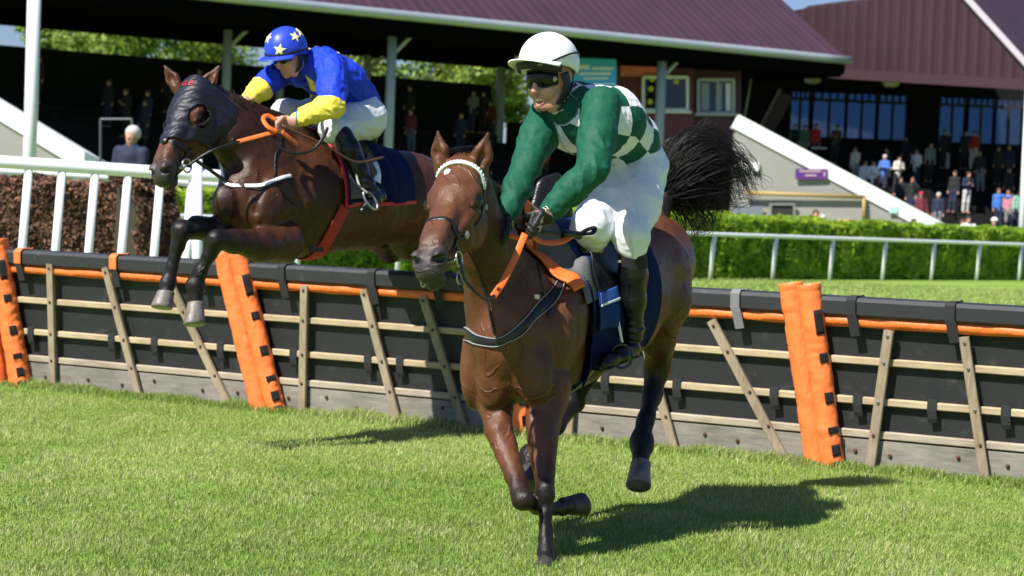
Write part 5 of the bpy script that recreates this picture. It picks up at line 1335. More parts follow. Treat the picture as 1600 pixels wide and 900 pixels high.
link('cloth_tape', mesh_np('cloth_tape', V, Fc), white_strap_m, horse2)
# ================================================================== riders
SKIN = (0.56, 0.29, 0.20); LIP = (0.42, 0.13, 0.11)
skin_m = mat('skin', rough=0.48, attr='Col', var=0.06, vscale=40, bump=.08, bscale=220)
white_silk = (0.82, 0.82, 0.84)
def silk_mat(name, build):
    m = bpy.data.materials.new(name); m.use_nodes = True; t = m.node_tree; b = t.nodes['Principled BSDF']
    b.inputs['Roughness'].default_value = .62; b.inputs['Specular IOR Level'].default_value = .18
    c = build(t); t.links.new(c, b.inputs['Base Color'])
    tc = t.nodes.new('ShaderNodeTexCoord'); n2 = t.nodes.new('ShaderNodeTexNoise'); n2.inputs['Scale'].default_value = 22; n2.inputs['Detail'].default_value = 4
    n2.inputs['Distortion'].default_value = .8
    bp = t.nodes.new('ShaderNodeBump'); bp.inputs['Strength'].default_value = .35; bp.inputs['Distance'].default_value = .012
    t.links.new(tc.outputs['Object'], n2.inputs['Vector']); t.links.new(n2.outputs['Fac'], bp.inputs['Height']); t.links.new(bp.outputs[0], b.inputs['Normal'])
    return m
def nd(t, ty, **kw):
    n = t.nodes.new(ty)
    for k, v in kw.items(): setattr(n, k, v)
    return n
def green_check(t):
    a = nd(t, 'ShaderNodeAttribute', attribute_name='check'); sep = nd(t, 'ShaderNodeSeparateXYZ'); t.links.new(a.outputs['Vector'], sep.inputs[0])
    fl = []
    for i in (0, 1):
        m = nd(t, 'ShaderNodeMath', operation='FLOOR'); t.links.new(sep.outputs[i], m.inputs[0]); fl.append(m)
    ad = nd(t, 'ShaderNodeMath', operation='ADD'); t.links.new(fl[0].outputs[0], ad.inputs[0]); t.links.new(fl[1].outputs[0], ad.inputs[1])
    md = nd(t, 'ShaderNodeMath', operation='FLOORED_MODULO'); md.inputs[1].default_value = 2; t.links.new(ad.outputs[0], md.inputs[0])
    pa = nd(t, 'ShaderNodeAttribute', attribute_name='part'); gt = nd(t, 'ShaderNodeMath', operation='LESS_THAN'); gt.inputs[1].default_value = .5
    t.links.new(pa.outputs['Fac'], gt.inputs[0])
    mu = nd(t, 'ShaderNodeMath', operation='MULTIPLY'); t.links.new(md.outputs[0], mu.inputs[0]); t.links.new(gt.outputs[0], mu.inputs[1])
    mx = nd(t, 'ShaderNodeMix', data_type='RGBA'); t.links.new(mu.outputs[0], mx.inputs['Factor'])
    mx.inputs[6].default_value = (.010, .085, .048, 1); mx.inputs[7].default_value = (.74, .74, .76, 1)
    return mx.outputs[2]
def blue_yellow(t):
    pa = nd(t, 'ShaderNodeAttribute', attribute_name='part'); gt = nd(t, 'ShaderNodeMath', operation='GREATER_THAN'); gt.inputs[1].default_value = 1.5
    t.links.new(pa.outputs['Fac'], gt.inputs[0])
    mx = nd(t, 'ShaderNodeMix', data_type='RGBA'); t.links.new(gt.outputs[0], mx.inputs['Factor'])
    mx.inputs[6].default_value = (.016, .050, .55, 1); mx.inputs[7].default_value = (.80, .66, .085, 1)
    return mx.outputs[2]
green_m = silk_mat('green_white_silk', green_check); blue_m = silk_mat('blue_yellow_silk', blue_yellow)
yellow_m = mat('yellow_silk', (.80, .66, .085), .45)
breech_m = mat('white_breeches', (.78, .78, .81), .5, bump=.5, bscale=16, var=.04)
breech2_m = mat('white_breeches_worn', (.66, .68, .70), .5, bump=.5, bscale=16, var=.12, vscale=5)
boot_m = mat('boot_leather', (.006, .006, .007), .24, bump=.5, bscale=16, bstretch=(1, 1, 3), spec=.4)
boot_cloth_m = mat('boot_top', (.010, .010, .012), .8, bump=.4, bscale=120)
glove_m = mat('black_glove', (.012, .012, .014), .55, bump=.5, bscale=45)
helmet_w_m = mat('white_helmet', (.83, .83, .81), .38, bump=.12, bscale=10)
helmet_b_m = mat('blue_helmet', (.020, .055, .55), .4, bump=.5, bscale=14)
peak_under_m = mat('peak_underside', (.5, .5, .38), .5)
lens_m = mat('goggle_lens', (.006, .006, .008), .10, spec=.3)
rubber_m = mat('black_rubber', (.010, .010, .011), .55)
brass_m = mat('brass', (.42, .36, .16), .4, .6)
teeth_m = mat('teeth', (.75, .72, .64), .35)
star_y_m = mat('pale_yellow_star', (.85, .78, .34), .5)

def face_frame(fwd, up):
    f = nrm(fwd); u = np.asarray(up, float); u = nrm(u - f * (u @ f)); return f, u, np.cross(u, f)      # l = the wearer's left

def head_prims(B, c, f, u, l, q=1.0, mouth_open=False, hair=None):
    p = lambda a, b, cc: np.asarray(c) + q * (a * f + b * l + cc * u)
    B.ell(p(-.012, 0, .035), f, l, u, .100 * q, .078 * q, .095 * q, .02, SKIN)
    B.ell(p(.018, 0, -.045), f, l, u, .068 * q, .062 * q, .080 * q, .04, SKIN)
    B.cone(p(.035, -.028, -.098), p(.035, .028, -.098), .026 * q, .026 * q, .03, SKIN)             # jaw front
    for sg in (-1, 1):
        B.cone(p(-.03, sg * .055, -.050), p(.035, sg * .03, -.098), .022 * q, .020 * q, .03, SKIN)    # jaw
        B.ell(p(.062, sg * .037, -.030), f, l, u, .026 * q, .026 * q, .020 * q, .02, SKIN)             # cheekbone
        B.ell(p(.080, sg * .032, .012), f, l, u, .020 * q, .020 * q, .013 * q, .010, SKIN, sub=True)   # eye socket
        B.ell(p(.070, sg * .032, .010), f, l, u, .014 * q, .014 * q, .013 * q, .004, (.5, .45, .42))
        B.cone(p(.080, sg * .012, .030), p(.074, sg * .045, .032), .010 * q, .008 * q, .015, SKIN)     # brow
        B.ell(p(-.012, sg * .080, .0), f, l, u, .024 * q, .008 * q, .033 * q, .006, (.58, .25, .18))    # ear
        B.ell(p(-.010, sg * .090, .0), f, l, u, .012 * q, .006 * q, .019 * q, .006, None, sub=True)
        B.ell(p(.092, sg * .013, -.040), f, l, u, .012 * q, .009 * q, .009 * q, .008, SKIN)             # nostril wing
        B.ell(p(.098, sg * .007, -.049), f, l, u, .005 * q, .004 * q, .005 * q, .003, (.12, .03, .02), sub=True)
    B.cone(p(.082, 0, .020), p(.108, 0, -.034), .011 * q, .014 * q, .012, SKIN)                       # nose
    B.ell(p(.078, 0, -.066), f, l, u, .016 * q, .026 * q, .012 * q, .014, SKIN)
    if mouth_open:      # broad open smile
        for sg in (-1, 1):
            B.cone(p(.090, 0, -.066), p(.074, sg * .029, -.073), .0062 * q, .0050 * q, .006, LIP)
            B.cone(p(.087, 0, -.097), p(.074, sg * .028, -.077), .0075 * q, .0052 * q, .006, LIP)
            B.cone(p(.074, sg * .024, -.046), p(.062, sg * .040, -.078), .004 * q, .004 * q, .010, None, sub=True)
            B.ell(p(.064, sg * .040, -.050), f, l, u, .020 * q, .022 * q, .020 * q, .018, SKIN)
        B.ell(p(.088, 0, -.0805), f, l, u, .020 * q, .0245 * q, .0115 * q, .004, (.05, .010, .009), sub=True)
    else:
        B.cone(p(.086, -.016, -.070), p(.086, .016, -.070), .0062 * q, .0062 * q, .006, LIP)
        B.cone(p(.083, -.014, -.084), p(.083, .014, -.084), .0075 * q, .0075 * q, .006, LIP)
    B.ell(p(.070, 0, -.108), f, l, u, .018 * q, .020 * q, .014 * q, .014, SKIN)                       # chin
    return p

def hand_prims(B, w, k, s, cdir, q=1.0, col=None, curl=1.0, thumb=1):
    """hand from wrist w: k along the palm, s towards the thumb side, cdir the way the fingers curl"""
    k, s, cdir = nrm(k), nrm(s), nrm(cdir); w = np.asarray(w)
    P_ = lambda a, b, c: w + q * (a * k + b * s + c * cdir)
    B.ell(P_(.050, 0, 0), k, s, cdir, .052 * q, .043 * q, .019 * q, .012, col)
    B.cone(P_(.0, 0, 0), P_(.03, 0, 0), .027 * q, .026 * q, .015, col, cdir, .8)
    for i, (o, ln) in enumerate(((.030, .94), (.010, 1.05), (-.010, .98), (-.029, .78))):
        a = P_(.082, o, -.002); b = P_(.082 + .030 * ln * .75, o * 1.03, .030 * ln * curl); c = P_(.086 + .004, o * 1.03, .055 * ln * curl); d = P_(.060, o, .056 * ln * curl)
        B.chain([(a, .0108 * q), (b, .0104 * q), (c, .0094 * q), (d, .0086 * q)], .0035, col)
    t0 = P_(.018, .034 * thumb, .010); t1 = P_(.050, .050 * thumb, .028); t2 = P_(.080, .034 * thumb, .046); t3 = P_(.094, .014 * thumb, .052)
    B.chain([(t0, .015 * q), (t1, .0128 * q), (t2, .0112 * q), (t3, .0095 * q)], .006, col)

def folds(amp, axis_a, axis_b, freq=60, seed=0.0):
    """cloth creases running across the limb from axis_a to axis_b"""
    a, b = np.asarray(axis_a), np.asarray(axis_b); ax = nrm(b - a)
    def fn(v):
        t = ((v - a) @ ax)[:, None] * ax; w = (v - a - t) * 1.0 + t * .40 + (v @ np.array((.5, .3, .8)))[:, None] * np.array((.35, -.2, .3)) + .05 * np.stack([vnoise(v, 5), vnoise(v + 4, 5), vnoise(v + 8, 5)], 1) + seed * 1.7 + 3
        r1 = 1 - np.abs(vnoise(w, freq * .30)) * 2.2; r2 = 1 - np.abs(vnoise(w + 5.5, freq * .55)) * 2.2
        return amp * (.9 * r1 + .45 * r2 + .9 * vnoise(v, 6) - .5)
    return fn

def helmet(parent, c, f, u, l, m, rx=.148, ry=.118, rz=.132, tuck=.045, peak_len=.085, name='helmet', peak_m=None):
    Hb = Body()
    p = lambda a, b, cc: np.asarray(c) + a * f + b * l + cc * u
    Hb.ell(p(0, 0, 0), f, l, u, rx, ry, rz, .01)
    V = []; Fc = []; n = 48; rows = 16; z0 = -tuck
    for i in range(rows + 1):
        th = (math.pi / 2) * i / rows
        for j in range(n):
            a = 2 * math.pi * j / n
            lowz = z0 - .030 * max(0, -math.cos(a)) - .010 * math.sin(a) ** 2
            zz = rz * math.cos(th) if i < rows else 0
            x = rx * math.sin(th) * math.cos(a); y = ry * math.sin(th) * math.sin(a); z = rz * math.cos(th)
            V.append(p(x, y, z))
    base = len(V)
    for i in range(1, 7):
        t = i / 6
        for j in range(n):
            a = 2 * math.pi * j / n
            lowz = z0 - .032 * max(0, -math.cos(a)) - .012 * math.sin(a) ** 2
            sh = 1 - .06 * t * t
            V.append(p(rx * sh * math.cos(a), ry * sh * math.sin(a), lowz * t))
    R = rows + 7
    for i in range(R - 1):
        for j in range(n): Fc.append((i * n + j, (i + 1) * n + j, (i + 1) * n + (j + 1) % n, i * n + (j + 1) % n))
    V = np.array(V); V = V + nrm(u)[None] * (.0012 * vnoise(V, 30))[:, None]
    h = link(name, mesh_np(name, V, Fc), m, parent)
    md = h.modifiers.new('thickness', 'SOLIDIFY'); md.thickness = .012; md.offset = -1
    # peak
    V = []; Fc = []; n = 24; k = 6
    for top in (1, 0):
        for i in range(k + 1):
            t = i / k
            for j in range(n + 1):
                a = math.radians(-72 + 144 * j / n); pl = peak_len * math.cos(a * .95) ** .8
                V.append(p((rx - .004) * math.cos(a) + pl * t * .95, (ry - .003) * math.sin(a) * (1 + .12 * t), z0 + .004 - .010 * t - .014 * math.sin(a) ** 2 * t + (0 if top else -.006)))
    w_ = n + 1; o = (k + 1) * w_
    for i in range(k):
        for j in range(n):
            a0 = i * w_ + j; Fc.append((a0, a0 + w_, a0 + w_ + 1, a0 + 1)); Fc.append((o + a0, o + a0 + 1, o + a0 + w_ + 1, o + a0 + w_))
    for j in range(n): Fc.append((k * w_ + j, o + k * w_ + j, o + k * w_ + j + 1, k * w_ + j + 1))
    for e in (0, n):
        for i in range(k): Fc.append((i * w_ + e, (i + 1) * w_ + e, o + (i + 1) * w_ + e, o + i * w_ + e))
    link('peak', mesh_np('peak', V, Fc), peak_m or m, h)
    return h, Hb, p

def goggles(parent, c, f, u, l, frame_m, yc=.014, tilt=0.0, trim=None):
    V = []; Fc = []; n = 36; k = 8
    for i in range(k + 1):
        for j in range(n + 1):
            a = math.radians(-80 + 160 * j / n); v = -1 + 2 * i / k
            notch = .016 * math.exp(-(a / .28) ** 2) * (v < 0) * (-v)
            hh = .036 * (1 - .38 * abs(math.sin(a)) ** 3)
            bul = .010 * (1 - v * v)
            V.append(np.asarray(c) + f * ((.092 + bul) * math.cos(a) ** .55 if math.cos(a) > 0 else 0) + l * ((.078 + bul * .4) * math.sin(a)) + u * (yc + hh * v + notch))
    for i in range(k):
        for j in range(n): a0 = i * (n + 1) + j; Fc.append((a0, a0 + 1, a0 + n + 2, a0 + n + 1))
    g = link('goggles', mesh_np('goggles', V, Fc), lens_m, parent)
    md = g.modifiers.new('thickness', 'SOLIDIFY'); md.thickness = .008; md.offset = -1
    V = np.array(V).reshape(k + 1, n + 1, 3)
    rim = np.vstack([V[0], V[1:-1, -1], V[-1][::-1], V[1:-1, 0][::-1]]); rim = np.vstack([rim, rim[:1]])
    Vt, Ft = tube_np(rim, .0045, 6, False); link('frame', mesh_np('frame', Vt, Ft), frame_m, g)
    return g, V

def limb_sheet_uv(V, c, ax, ref, size, twist=0.0):
    """check coordinates round a torso axis"""
    ax = nrm(ax); r0 = nrm(np.asarray(ref) - ax * (np.asarray(ref) @ ax)); r1 = np.cross(ax, r0)
    d = V - np.asarray(c); t = d @ ax; a = np.arctan2(d @ r1, d @ r0)
    return t, a

# ------------------------------------------------------------------ rider of the horse in front
rider1 = empty('person', P(985, 400, 9.5), 'jockey with open mouth in green and white checked silks and white helmet', 'jockey')
f1, u1, l1 = face_frame((-.66, -.73, -.14), (.10, .12, 1))
hc1 = P(860, 127, 8.98)
chest = P(900, 186, 9.12); mid = P(947, 190, 9.32); waist = P(978, 222, 9.50); pel = P(990, 256, 9.58)
shL, shR = P(940, 165, 8.98), P(856, 178, 9.14); elL, elR = P(926, 266, 8.74), P(823, 258, 8.94); wrL, wrR = P(857, 332, 8.72), P(788, 340, 8.80)
hpL, hpR = P(1002, 270, 9.50), P(962, 272, 9.62); knL, knR = P(987, 368, 9.20), P(922, 352, 9.16); anL = P(988, 524, 9.36); anR = P(940, 520, 9.72)
Bd = Body(); head_prims(Bd, hc1, f1, u1, l1, 1.06, True)
Bd.cone(P(868, 146, 9.02), P(890, 174, 9.12), .052, .050, .03, SKIN)
Bd.chain([(chest, .13), (mid, .14), (waist, .125), (pel, .13)], .05, SKIN, LF, 1.05)
for a, b, c in ((shL, elL, wrL), (shR, elR, wrR)): Bd.chain([(a, .062), (b, .042), (c, .028)], .03, SKIN)
Bd.cone(shL, shR, .045, .045, .04, SKIN)
hL_, hR_ = P(822, 354, 8.66), P(783, 353, 8.76)
kL = nrm(P(800, 364, 8.60) - wrL); kR = nrm(P(780, 366, 8.72) - wrR)
hand_prims(Bd, wrL, kL, nrm((.2, -.5, .9)), nrm((.1, -.55, -.8)), .93, SKIN)
hand_prims(Bd, wrR, kR, nrm((.4, -.3, .8)), nrm((.3, -.6, -.6)), .93, SKIN)
for a, b, c in ((hpL, knL, anL), (hpR, knR, anR)): Bd.chain([(a, .095), (b, .055), (c, .036)], .03, SKIN)
link('body', Bd.mesh('body', .0052)[0], skin_m, rider1)
# teeth
ph = lambda a, b, c: hc1 + 1.06 * (a * f1 + b * l1 + c * u1)
mt = MB()
for i in range(6):
    t = -.0155 + .0062 * i; mt.box(ph(.0835 - 12 * t * t, t, -.0735), l1, f1, u1, .0029, .002, .0042)
mt.build('teeth', teeth_m, rider1)
# silks
Bs = Body()
Bs.chain([(chest, .152), (mid, .162), (waist, .148)], .06, None, LF, 1.08)
Bs.cone(waist, P(986, 238, 9.55), .148, .135, .03, None, LF, 1.1)
Bs.cone(P(884, 166, 9.08), chest, .092, .14, .05)
Bs.ell(P(905, 160, 9.16), LF, nrm((.4, .8, .1)), UZ, .17, .14, .08, .05)
for a, b, c, sg in ((shL, elL, wrL, 1), (shR, elR, wrR, -1)):
    Bs.chain([(a, .090), (a + (b - a) * .5, .083), (b, .069)], .035, tagv=1); Bs.chain([(b, .069), (b + (c - b) * .45, .064), (b + (c - b) * .86, .050), (b + (c - b) * .97, .045)], .03, tagv=1)
fa = folds(.0040, elL, shL, 52); fb = folds(.0036, elR, wrR, 52, 2.0); fc = folds(.0040, waist, chest, 48, 1.0)
def disp1(v):
    dl = np.exp(-((v - elL) ** 2).sum(1) / .03); dr = np.exp(-((v - elR) ** 2).sum(1) / .03)
    return fa(v) * (.5 + dl) + fb(v) * (.4 + dr) + fc(v) * .7
me, Vs, _ = Bs.mesh('silks', .0062, .012, disp1)
axd = nrm(waist - chest); t_, a_ = limb_sheet_uv(Vs, chest, axd, UZ, .1)
# bend the axis: distance along the spine by projection on the polyline
def along(V, pts):
    best = np.full(len(V), 1e9); tt = np.zeros(len(V)); cc = np.zeros((len(V), 3)); acc = 0
    for i, (a, b) in enumerate(zip(pts[:-1], pts[1:])):
        ba = b - a; h = (V - a) @ ba / (ba @ ba); hc = np.clip(h, 0 if i else -9, 1 if i < len(pts) - 2 else 9); d = np.linalg.norm(V - a - hc[:, None] * ba, axis=1); m = d < best
        best[m] = d[m]; tt[m] = acc + hc[m] * np.linalg.norm(ba); cc[m] = (a + hc[:, None] * ba)[m]; acc += np.linalg.norm(ba)
    return tt, cc
tt, cc = along(Vs, [chest, mid, waist]); dv = Vs - cc
ang = np.arctan2(dv @ LF, dv @ nrm(UZ * .8 - nrm(axd) * (UZ @ nrm(axd))))
uvc = np.stack([tt / .118 + .30, ang / (math.pi * 2) * 8 + .5], 1)
near = np.linalg.norm(Vs - P(882, 172, 9.02), axis=1) < .080; uvc[near] = (.5, .5)
at = me.attributes.new('check', 'FLOAT_VECTOR', 'POINT'); at.data.foreach_set('vector', np.concatenate([uvc, np.zeros((len(uvc), 1))], 1).astype(np.float32).ravel())
silks1 = link('silks', me, green_m, rider1)
# white stock at the throat and dark collar
cl_c = P(884, 166, 9.07); cl_a = nrm(P(868, 146, 9.02) - P(890, 174, 9.12)); cs = nrm(np.cross(cl_a, UZ)); ct = np.cross(cl_a, cs)
for nm, rr_, oo, th, m_, pa in (('collar', .070, .040, .017, mat('white_stock', (.66, .67, .76), .6), rider1), ('collar_edge', .082, -.012, .013, mat('dark_green_collar', (.006, .03, .022), .6), silks1)):
    ring = [cl_c + cl_a * (oo + .012 * math.sin(t)) + rr_ * (math.cos(t) * cs + math.sin(t) * ct) for t in np.linspace(0, 2 * math.pi, 31)]
    V, Fc = tube_np(ring, th, 8, False); link(nm, mesh_np(nm, V, Fc), m_, pa)
for w_, e_ in ((wrL, elL), (wrR, elR)):
    d_ = nrm(w_ - e_); pts = []
    s_ = nrm(np.cross(d_, UZ)); t2 = np.cross(d_, s_)
    for r_, o_ in ((.046, -.018), (.041, -.004)):
        ring = [e_ + (w_ - e_) * .97 + d_ * o_ + r_ * (math.cos(t) * s_ + math.sin(t) * t2) for t in np.linspace(0, 2 * math.pi, 21)]
        V, Fc = tube_np(ring, .0055, 6, False); link('cuff', mesh_np('cuff', V, Fc), mat('green_cuff', (.010, .085, .048), .5), silks1)
# gloves
for w_, k_, s_, c_ in ((wrL, kL, nrm((.2, -.5, .9)), nrm((.1, -.55, -.8))), (wrR, kR, nrm((.4, -.3, .8)), nrm((.3, -.6, -.6)))):
    Gb = Body(); hand_prims(Gb, w_ + k_ * .012, k_, s_, c_, 1.06)
    Gb.cone(w_ + k_ * .004, w_ + k_ * .04, .036, .035, .01, None, c_, .85)
    gl = link('glove', Gb.mesh('glove', .004)[0], glove_m, rider1)
    if k_ is kL:
        up_ = nrm(-k_); no_ = nrm((.1, -.8, .45))
        for dx in (-.008, .008):
            rr_ = [w_ + k_ * (.022 + .010 * math.sin(t)) + np.cross(k_, no_) * (dx + .011 * math.cos(t)) for t in np.linspace(.8, 5.5, 14)]
            q_, _ = Gb.march(np.array(rr_) + no_ * .15, np.tile(-no_, (14, 1)), .001, .3)
            V, Fc = tube_np(q_, .0022, 5); link('glove_emblem', mesh_np('glove_emblem', V, Fc), mat('cream_print', (.75, .72, .5), .5), gl)
# breeches
Bb = Body()
Bb.chain([(P(980, 232, 9.52), .135), (pel, .150)], .05, None, LF, 1.1)
Bb.chain([(hpL, .128), (hpL + (knL - hpL) * .5, .108), (knL, .076), (P(988, 388, 9.21), .066)], .05)
Bb.chain([(hpR, .122), (hpR + (knR - hpR) * .5, .106), (knR, .082), (P(926, 372, 9.22), .066)], .05)
brc = link('breeches', Bb.mesh('breeches', .0065, disp=lambda v: folds(.0050, hpL, knL, 46)(v) + .003 * vnoise(v, 11))[0], breech_m, rider1)
rope('breeches_cuff', [P(988, 388, 9.21) + .064 * (math.cos(t) * nrm((1, .1, 0)) + math.sin(t) * nrm((-.1, 1, -.1))) for t in np.linspace(0, 2 * math.pi, 25)], .006, breech_m, brc, 48)
# boots
Bt = Body()
Bt.chain([(P(988, 396, 9.22), .062), (P(989, 428, 9.25), .066), (P(989, 470, 9.29), .058), (P(989, 516, 9.35), .046), (P(986, 538, 9.36), .044)], .03)
Bt.chain([(P(988, 546, 9.38), .042), (P(972, 554, 9.28), .040), (P(953, 563, 9.20), .036), (P(944, 569, 9.16), .028)], .02, None, nrm(np.cross(P(953, 563, 9.2) - P(988, 546, 9.38), UZ)), .95)
bo = link('boot', Bt.mesh('boot', .006, disp=lambda v: .004 * np.sin((v[:, 2]) * 150 + 5 * vnoise(v, 9)) * np.exp(-((v[:, 2] - P(988, 528, 9.35)[2]) / .09) ** 2) + .002 * vnoise(v, 14))[0], boot_m, rider1)
tb = Body(); tb.chain([(P(988, 391, 9.215), .066), (P(989, 416, 9.24), .069)], .02); link('boot_top', tb.mesh('boot_top', .008)[0], boot_cloth_m, bo)
text_mesh('boot_mark', 'uc', .022, mat('cream_print', (.75, .72, .5)), bo, P(974, 407, 9.3), CR, CU, nrm((-.2, -1, 0)), tb, .001)
so_ = strap_mesh(spline([P(992, 557, 9.38), P(968, 566, 9.27), P(945, 577, 9.16)], 20), np.tile(UZ, (20, 1)), .060, .007); link('sole', mesh_np('sole', *so_), rubber_m, bo)
Bt = Body(); a0, a1 = P(924, 384, 9.35), anR
Bt.chain([(a0, .062), (a0 + (a1 - a0) * .3, .064), (a1, .045)], .03); Bt.chain([(a1, .042), (a1 - UZ * .06 + hF * .06, .04), (a1 - UZ * .11 + hF * .17, .028)], .02)
link('boot', Bt.mesh('boot', .009)[0], boot_m, rider1)
# helmet, goggles, harness
hm1, Hb1, hp1 = helmet(rider1, P(858, 98, 8.98), *face_frame((-.66, -.72, .07), (.06, .1, 1)), helmet_w_m, .150, .130, .138, .012, .080, peak_m=helmet_w_m)
gg, gv = goggles(rider1, ph(.006, 0, 0), f1 * 1.06, u1 * 1.12, l1 * 1.06, rubber_m)
# goggle surround up to the helmet, foam skirt
gt_ = MB(); sphere_mesh('goggle_badge', ph(.060, .076, .012), .013, brass_m, gg, (1, 1, .35), (nrm(np.cross(u1, l1 * .8 + f1 * .6)), u1, nrm(l1 * .8 + f1 * .6)), 16)
bpts = [hp1(.150 * math.cos(a) * .985 + .004, .130 * math.sin(a) * .985, -.036 - .004 * math.sin(a) ** 2) for a in np.linspace(-1.25, 1.25, 30)]
V, Fc = strap_mesh(bpts, np.array([nrm(q - P(858, 100, 8.98)) for q in bpts]), .034, .006); link('helmet_band', mesh_np('helmet_band', V, Fc), rubber_m, hm1)
text_mesh('band_mark', 'UPP', .013, mat('grey_print', (.5, .5, .5)), hm1, hp1(.138, .070, -.034), nrm(np.cross(u1, f1 * .8 + l1 * .6)), u1, nrm(f1 * .85 + l1 * .5), None, .001)
ang_ = np.linspace(math.radians(35), math.radians(180), 30)
pts = [hp1(.1515 * math.cos(a), .1315 * math.sin(a), -.032 + .085 * max(0, math.sin(a - .6)) ** 1.2 * (1 if a < 2.6 else .9)) for a in ang_]
pts = Hb1.snap(np.array(pts), .002); V, Fc = strap_mesh(pts, Hb1.grad(pts), .009, .004); link('goggle_strap', mesh_np('goggle_strap', V, Fc), rubber_m, hm1)
for sg in (1, -1):
    pts = spline([ph(.004, sg * .084, .035), ph(-.004, sg * .086, -.02), ph(.014, sg * .072, -.07), ph(.042, sg * .038, -.112), ph(.052, 0, -.124)], 30)
    V, Fc = strap_mesh(pts, np.array([nrm(q - hc1 - f1 * .0) for q in pts]), np.linspace(.052, .020, 30), .008); link('harness', mesh_np('harness', V, Fc), rubber_m, rider1)
    pts = spline([ph(-.055, sg * .080, .02), ph(-.045, sg * .078, -.03), ph(-.004, sg * .074, -.075), ph(.03, sg * .05, -.108)], 26)
    V, Fc = strap_mesh(pts, np.array([nrm(q - hc1) for q in pts]), .016, .005); link('harness', mesh_np('harness', V, Fc), rubber_m, rider1)
    for i in (6, 9, 12, 15, 18): sphere_mesh('stud', pts[i] + nrm(pts[i] - hc1) * .006, .0045, steel_m, rider1, seg=6)
rope('hair', [ph(-.09, -.05, -.035), ph(-.105, 0, -.05), ph(-.09, .05, -.035)], .028, mat('dark_hair', (.012, .010, .010), .6), rider1, 16, 10)
# whip with its wrapped handle and loop
wh = empty('riding_whip', P(885, 366, 8.9), 'black riding whip with a wrapped end held across the saddle by the rider in green', 'whip')
rope('shaft', [P(806, 352, 8.66), P(850, 362, 8.76), P(884, 366, 8.86)], .009, leather_m, wh, 12)
rope('wrapped_end', [P(880, 366, 8.84), P(893, 366, 8.88), P(905, 368, 8.92)], [.020] * 12, leather_m, wh, 12, 10)
V, Fc = strap_mesh(spline([P(904, 368, 8.9), P(916, 360, 8.92), P(929, 356, 8.94), P(926, 364, 8.92), P(914, 366, 8.9), P(902, 366, 8.9)], 36), np.tile(nrm((.1, -.5, .8)), (36, 1)), .022, .004); link('flap', mesh_np('flap', V, Fc), leather_m, wh)

# ------------------------------------------------------------------ rider of the horse behind
rider2 = empty('person', PB(560, 220, 12.1), 'crouching jockey in blue silks and a blue helmet with yellow stars', 'jockey')
f2, u2, l2 = face_frame((-.56, -.72, -.42), (-.18, -.12, 1))
hc2 = PB(451, 88, 11.68)
chest = PB(500, 110, 11.84); mid = PB(532, 132, 12.0); waist = PB(556, 162, 12.16); pel = PB(566, 182, 12.2)
shL, shR = PB(519, 108, 11.66), PB(470, 96, 11.96); elL, elR = PB(519, 165, 11.46), PB(424, 124, 11.74); wrL, wrR = PB(456, 190, 11.44), PB(388, 156, 11.62)
hpL, hpR = PB(571, 185, 12.08), PB(545, 182, 12.3); knL, knR = PB(520, 202, 11.68), PB(446, 178, 11.98); anL, anR = PB(574, 292, 11.69), PB(520, 290, 12.3)
Bd = Body(); ph2 = head_prims(Bd, hc2, f2, u2, l2)
Bd.cone(PB(458, 100, 11.72), PB(486, 104, 11.82), .052, .046, .03, SKIN)
Bd.chain([(chest, .13), (mid, .14), (waist, .125), (pel, .13)], .05, SKIN, L2, 1.05)
for a, b, c in ((shL, elL, wrL), (shR, elR, wrR)): Bd.chain([(a, .062), (b, .042), (c, .030)], .03, SKIN)
Bd.cone(shL, shR, .045, .045, .04, SKIN)
kL = nrm(PB(428, 197, 11.32) - wrL); kR = nrm(PB(380, 172, 11.55) - wrR)
hand_prims(Bd, wrL, kL, nrm((-.2, -.5, .9)), nrm((-.3, -.75, -.5)), 1.05, SKIN)
hand_prims(Bd, wrR, kR, nrm((-.3, -.5, .9)), nrm((.3, -.6, -.6)), 1.0, SKIN)
for a, b, c in ((hpL, knL, anL), (hpR, knR, anR)): Bd.chain([(a, .095), (b, .055), (c, .036)], .03, SKIN)
link('body', Bd.mesh('body', .0062)[0], skin_m, rider2)
Bs2 = Body()
Bs2.chain([(chest, .150), (mid, .158), (waist, .148)], .06, None, L2, 1.1)
Bs2.cone(PB(478, 103, 11.80), chest, .094, .14, .05)
for a, b, c in ((shL, elL, wrL), (shR, elR, wrR)):
    s6 = .80 if b is elL else .92
    Bs2.chain([(a, .096), (a + (b - a) * .5, .092), (b, .080)], .035, tagv=1)
    Bs2.chain([(b, .080), (b + (c - b) * (.40 if b is elR else .2), .074)], .03, tagv=1 if b is elR else 2)
    Bs2.chain([(b + (c - b) * (.42 if b is elR else .22), .070), (b + (c - b) * .6, .060), (b + (c - b) * .93, .043)], .03, tagv=2.4)
me, Vs, _ = Bs2.mesh('silks', .0075, .008, lambda v: folds(.007, elL, shL, 60)(v) + folds(.005, waist, chest, 45, 1.0)(v) * .7)
silks2 = link('silks', me, blue_m, rider2)
sc_ = PB(481, 150, 11.66)
decal('chest_star', Bs2, sc_, nrm((-.45, -.85, -.15)), nrm((-.15, 0, 1)), star2d(.135, 5, .45, -.25), yellow_m, silks2, .006, .003, 8)
decal('back_star', Bs2, PB(508, 62, 11.95), nrm((.15, -.1, 1)), nrm((.6, .8, 0)), star2d(.14, 5, .45, .3), yellow_m, silks2, .006, .003, 8)
V, Fc = tube_np([elL + (wrL - elL) * .88 + .048 * (math.cos(t) * UZ + math.sin(t) * nrm(np.cross(wrL - elL, UZ))) for t in np.linspace(0, 2 * math.pi, 25)], .008, 6, False); link('wristband', mesh_np('wristband', V, Fc), mat('blue_band', (.03, .2, .45), .5), rider2)
Bb = Body()
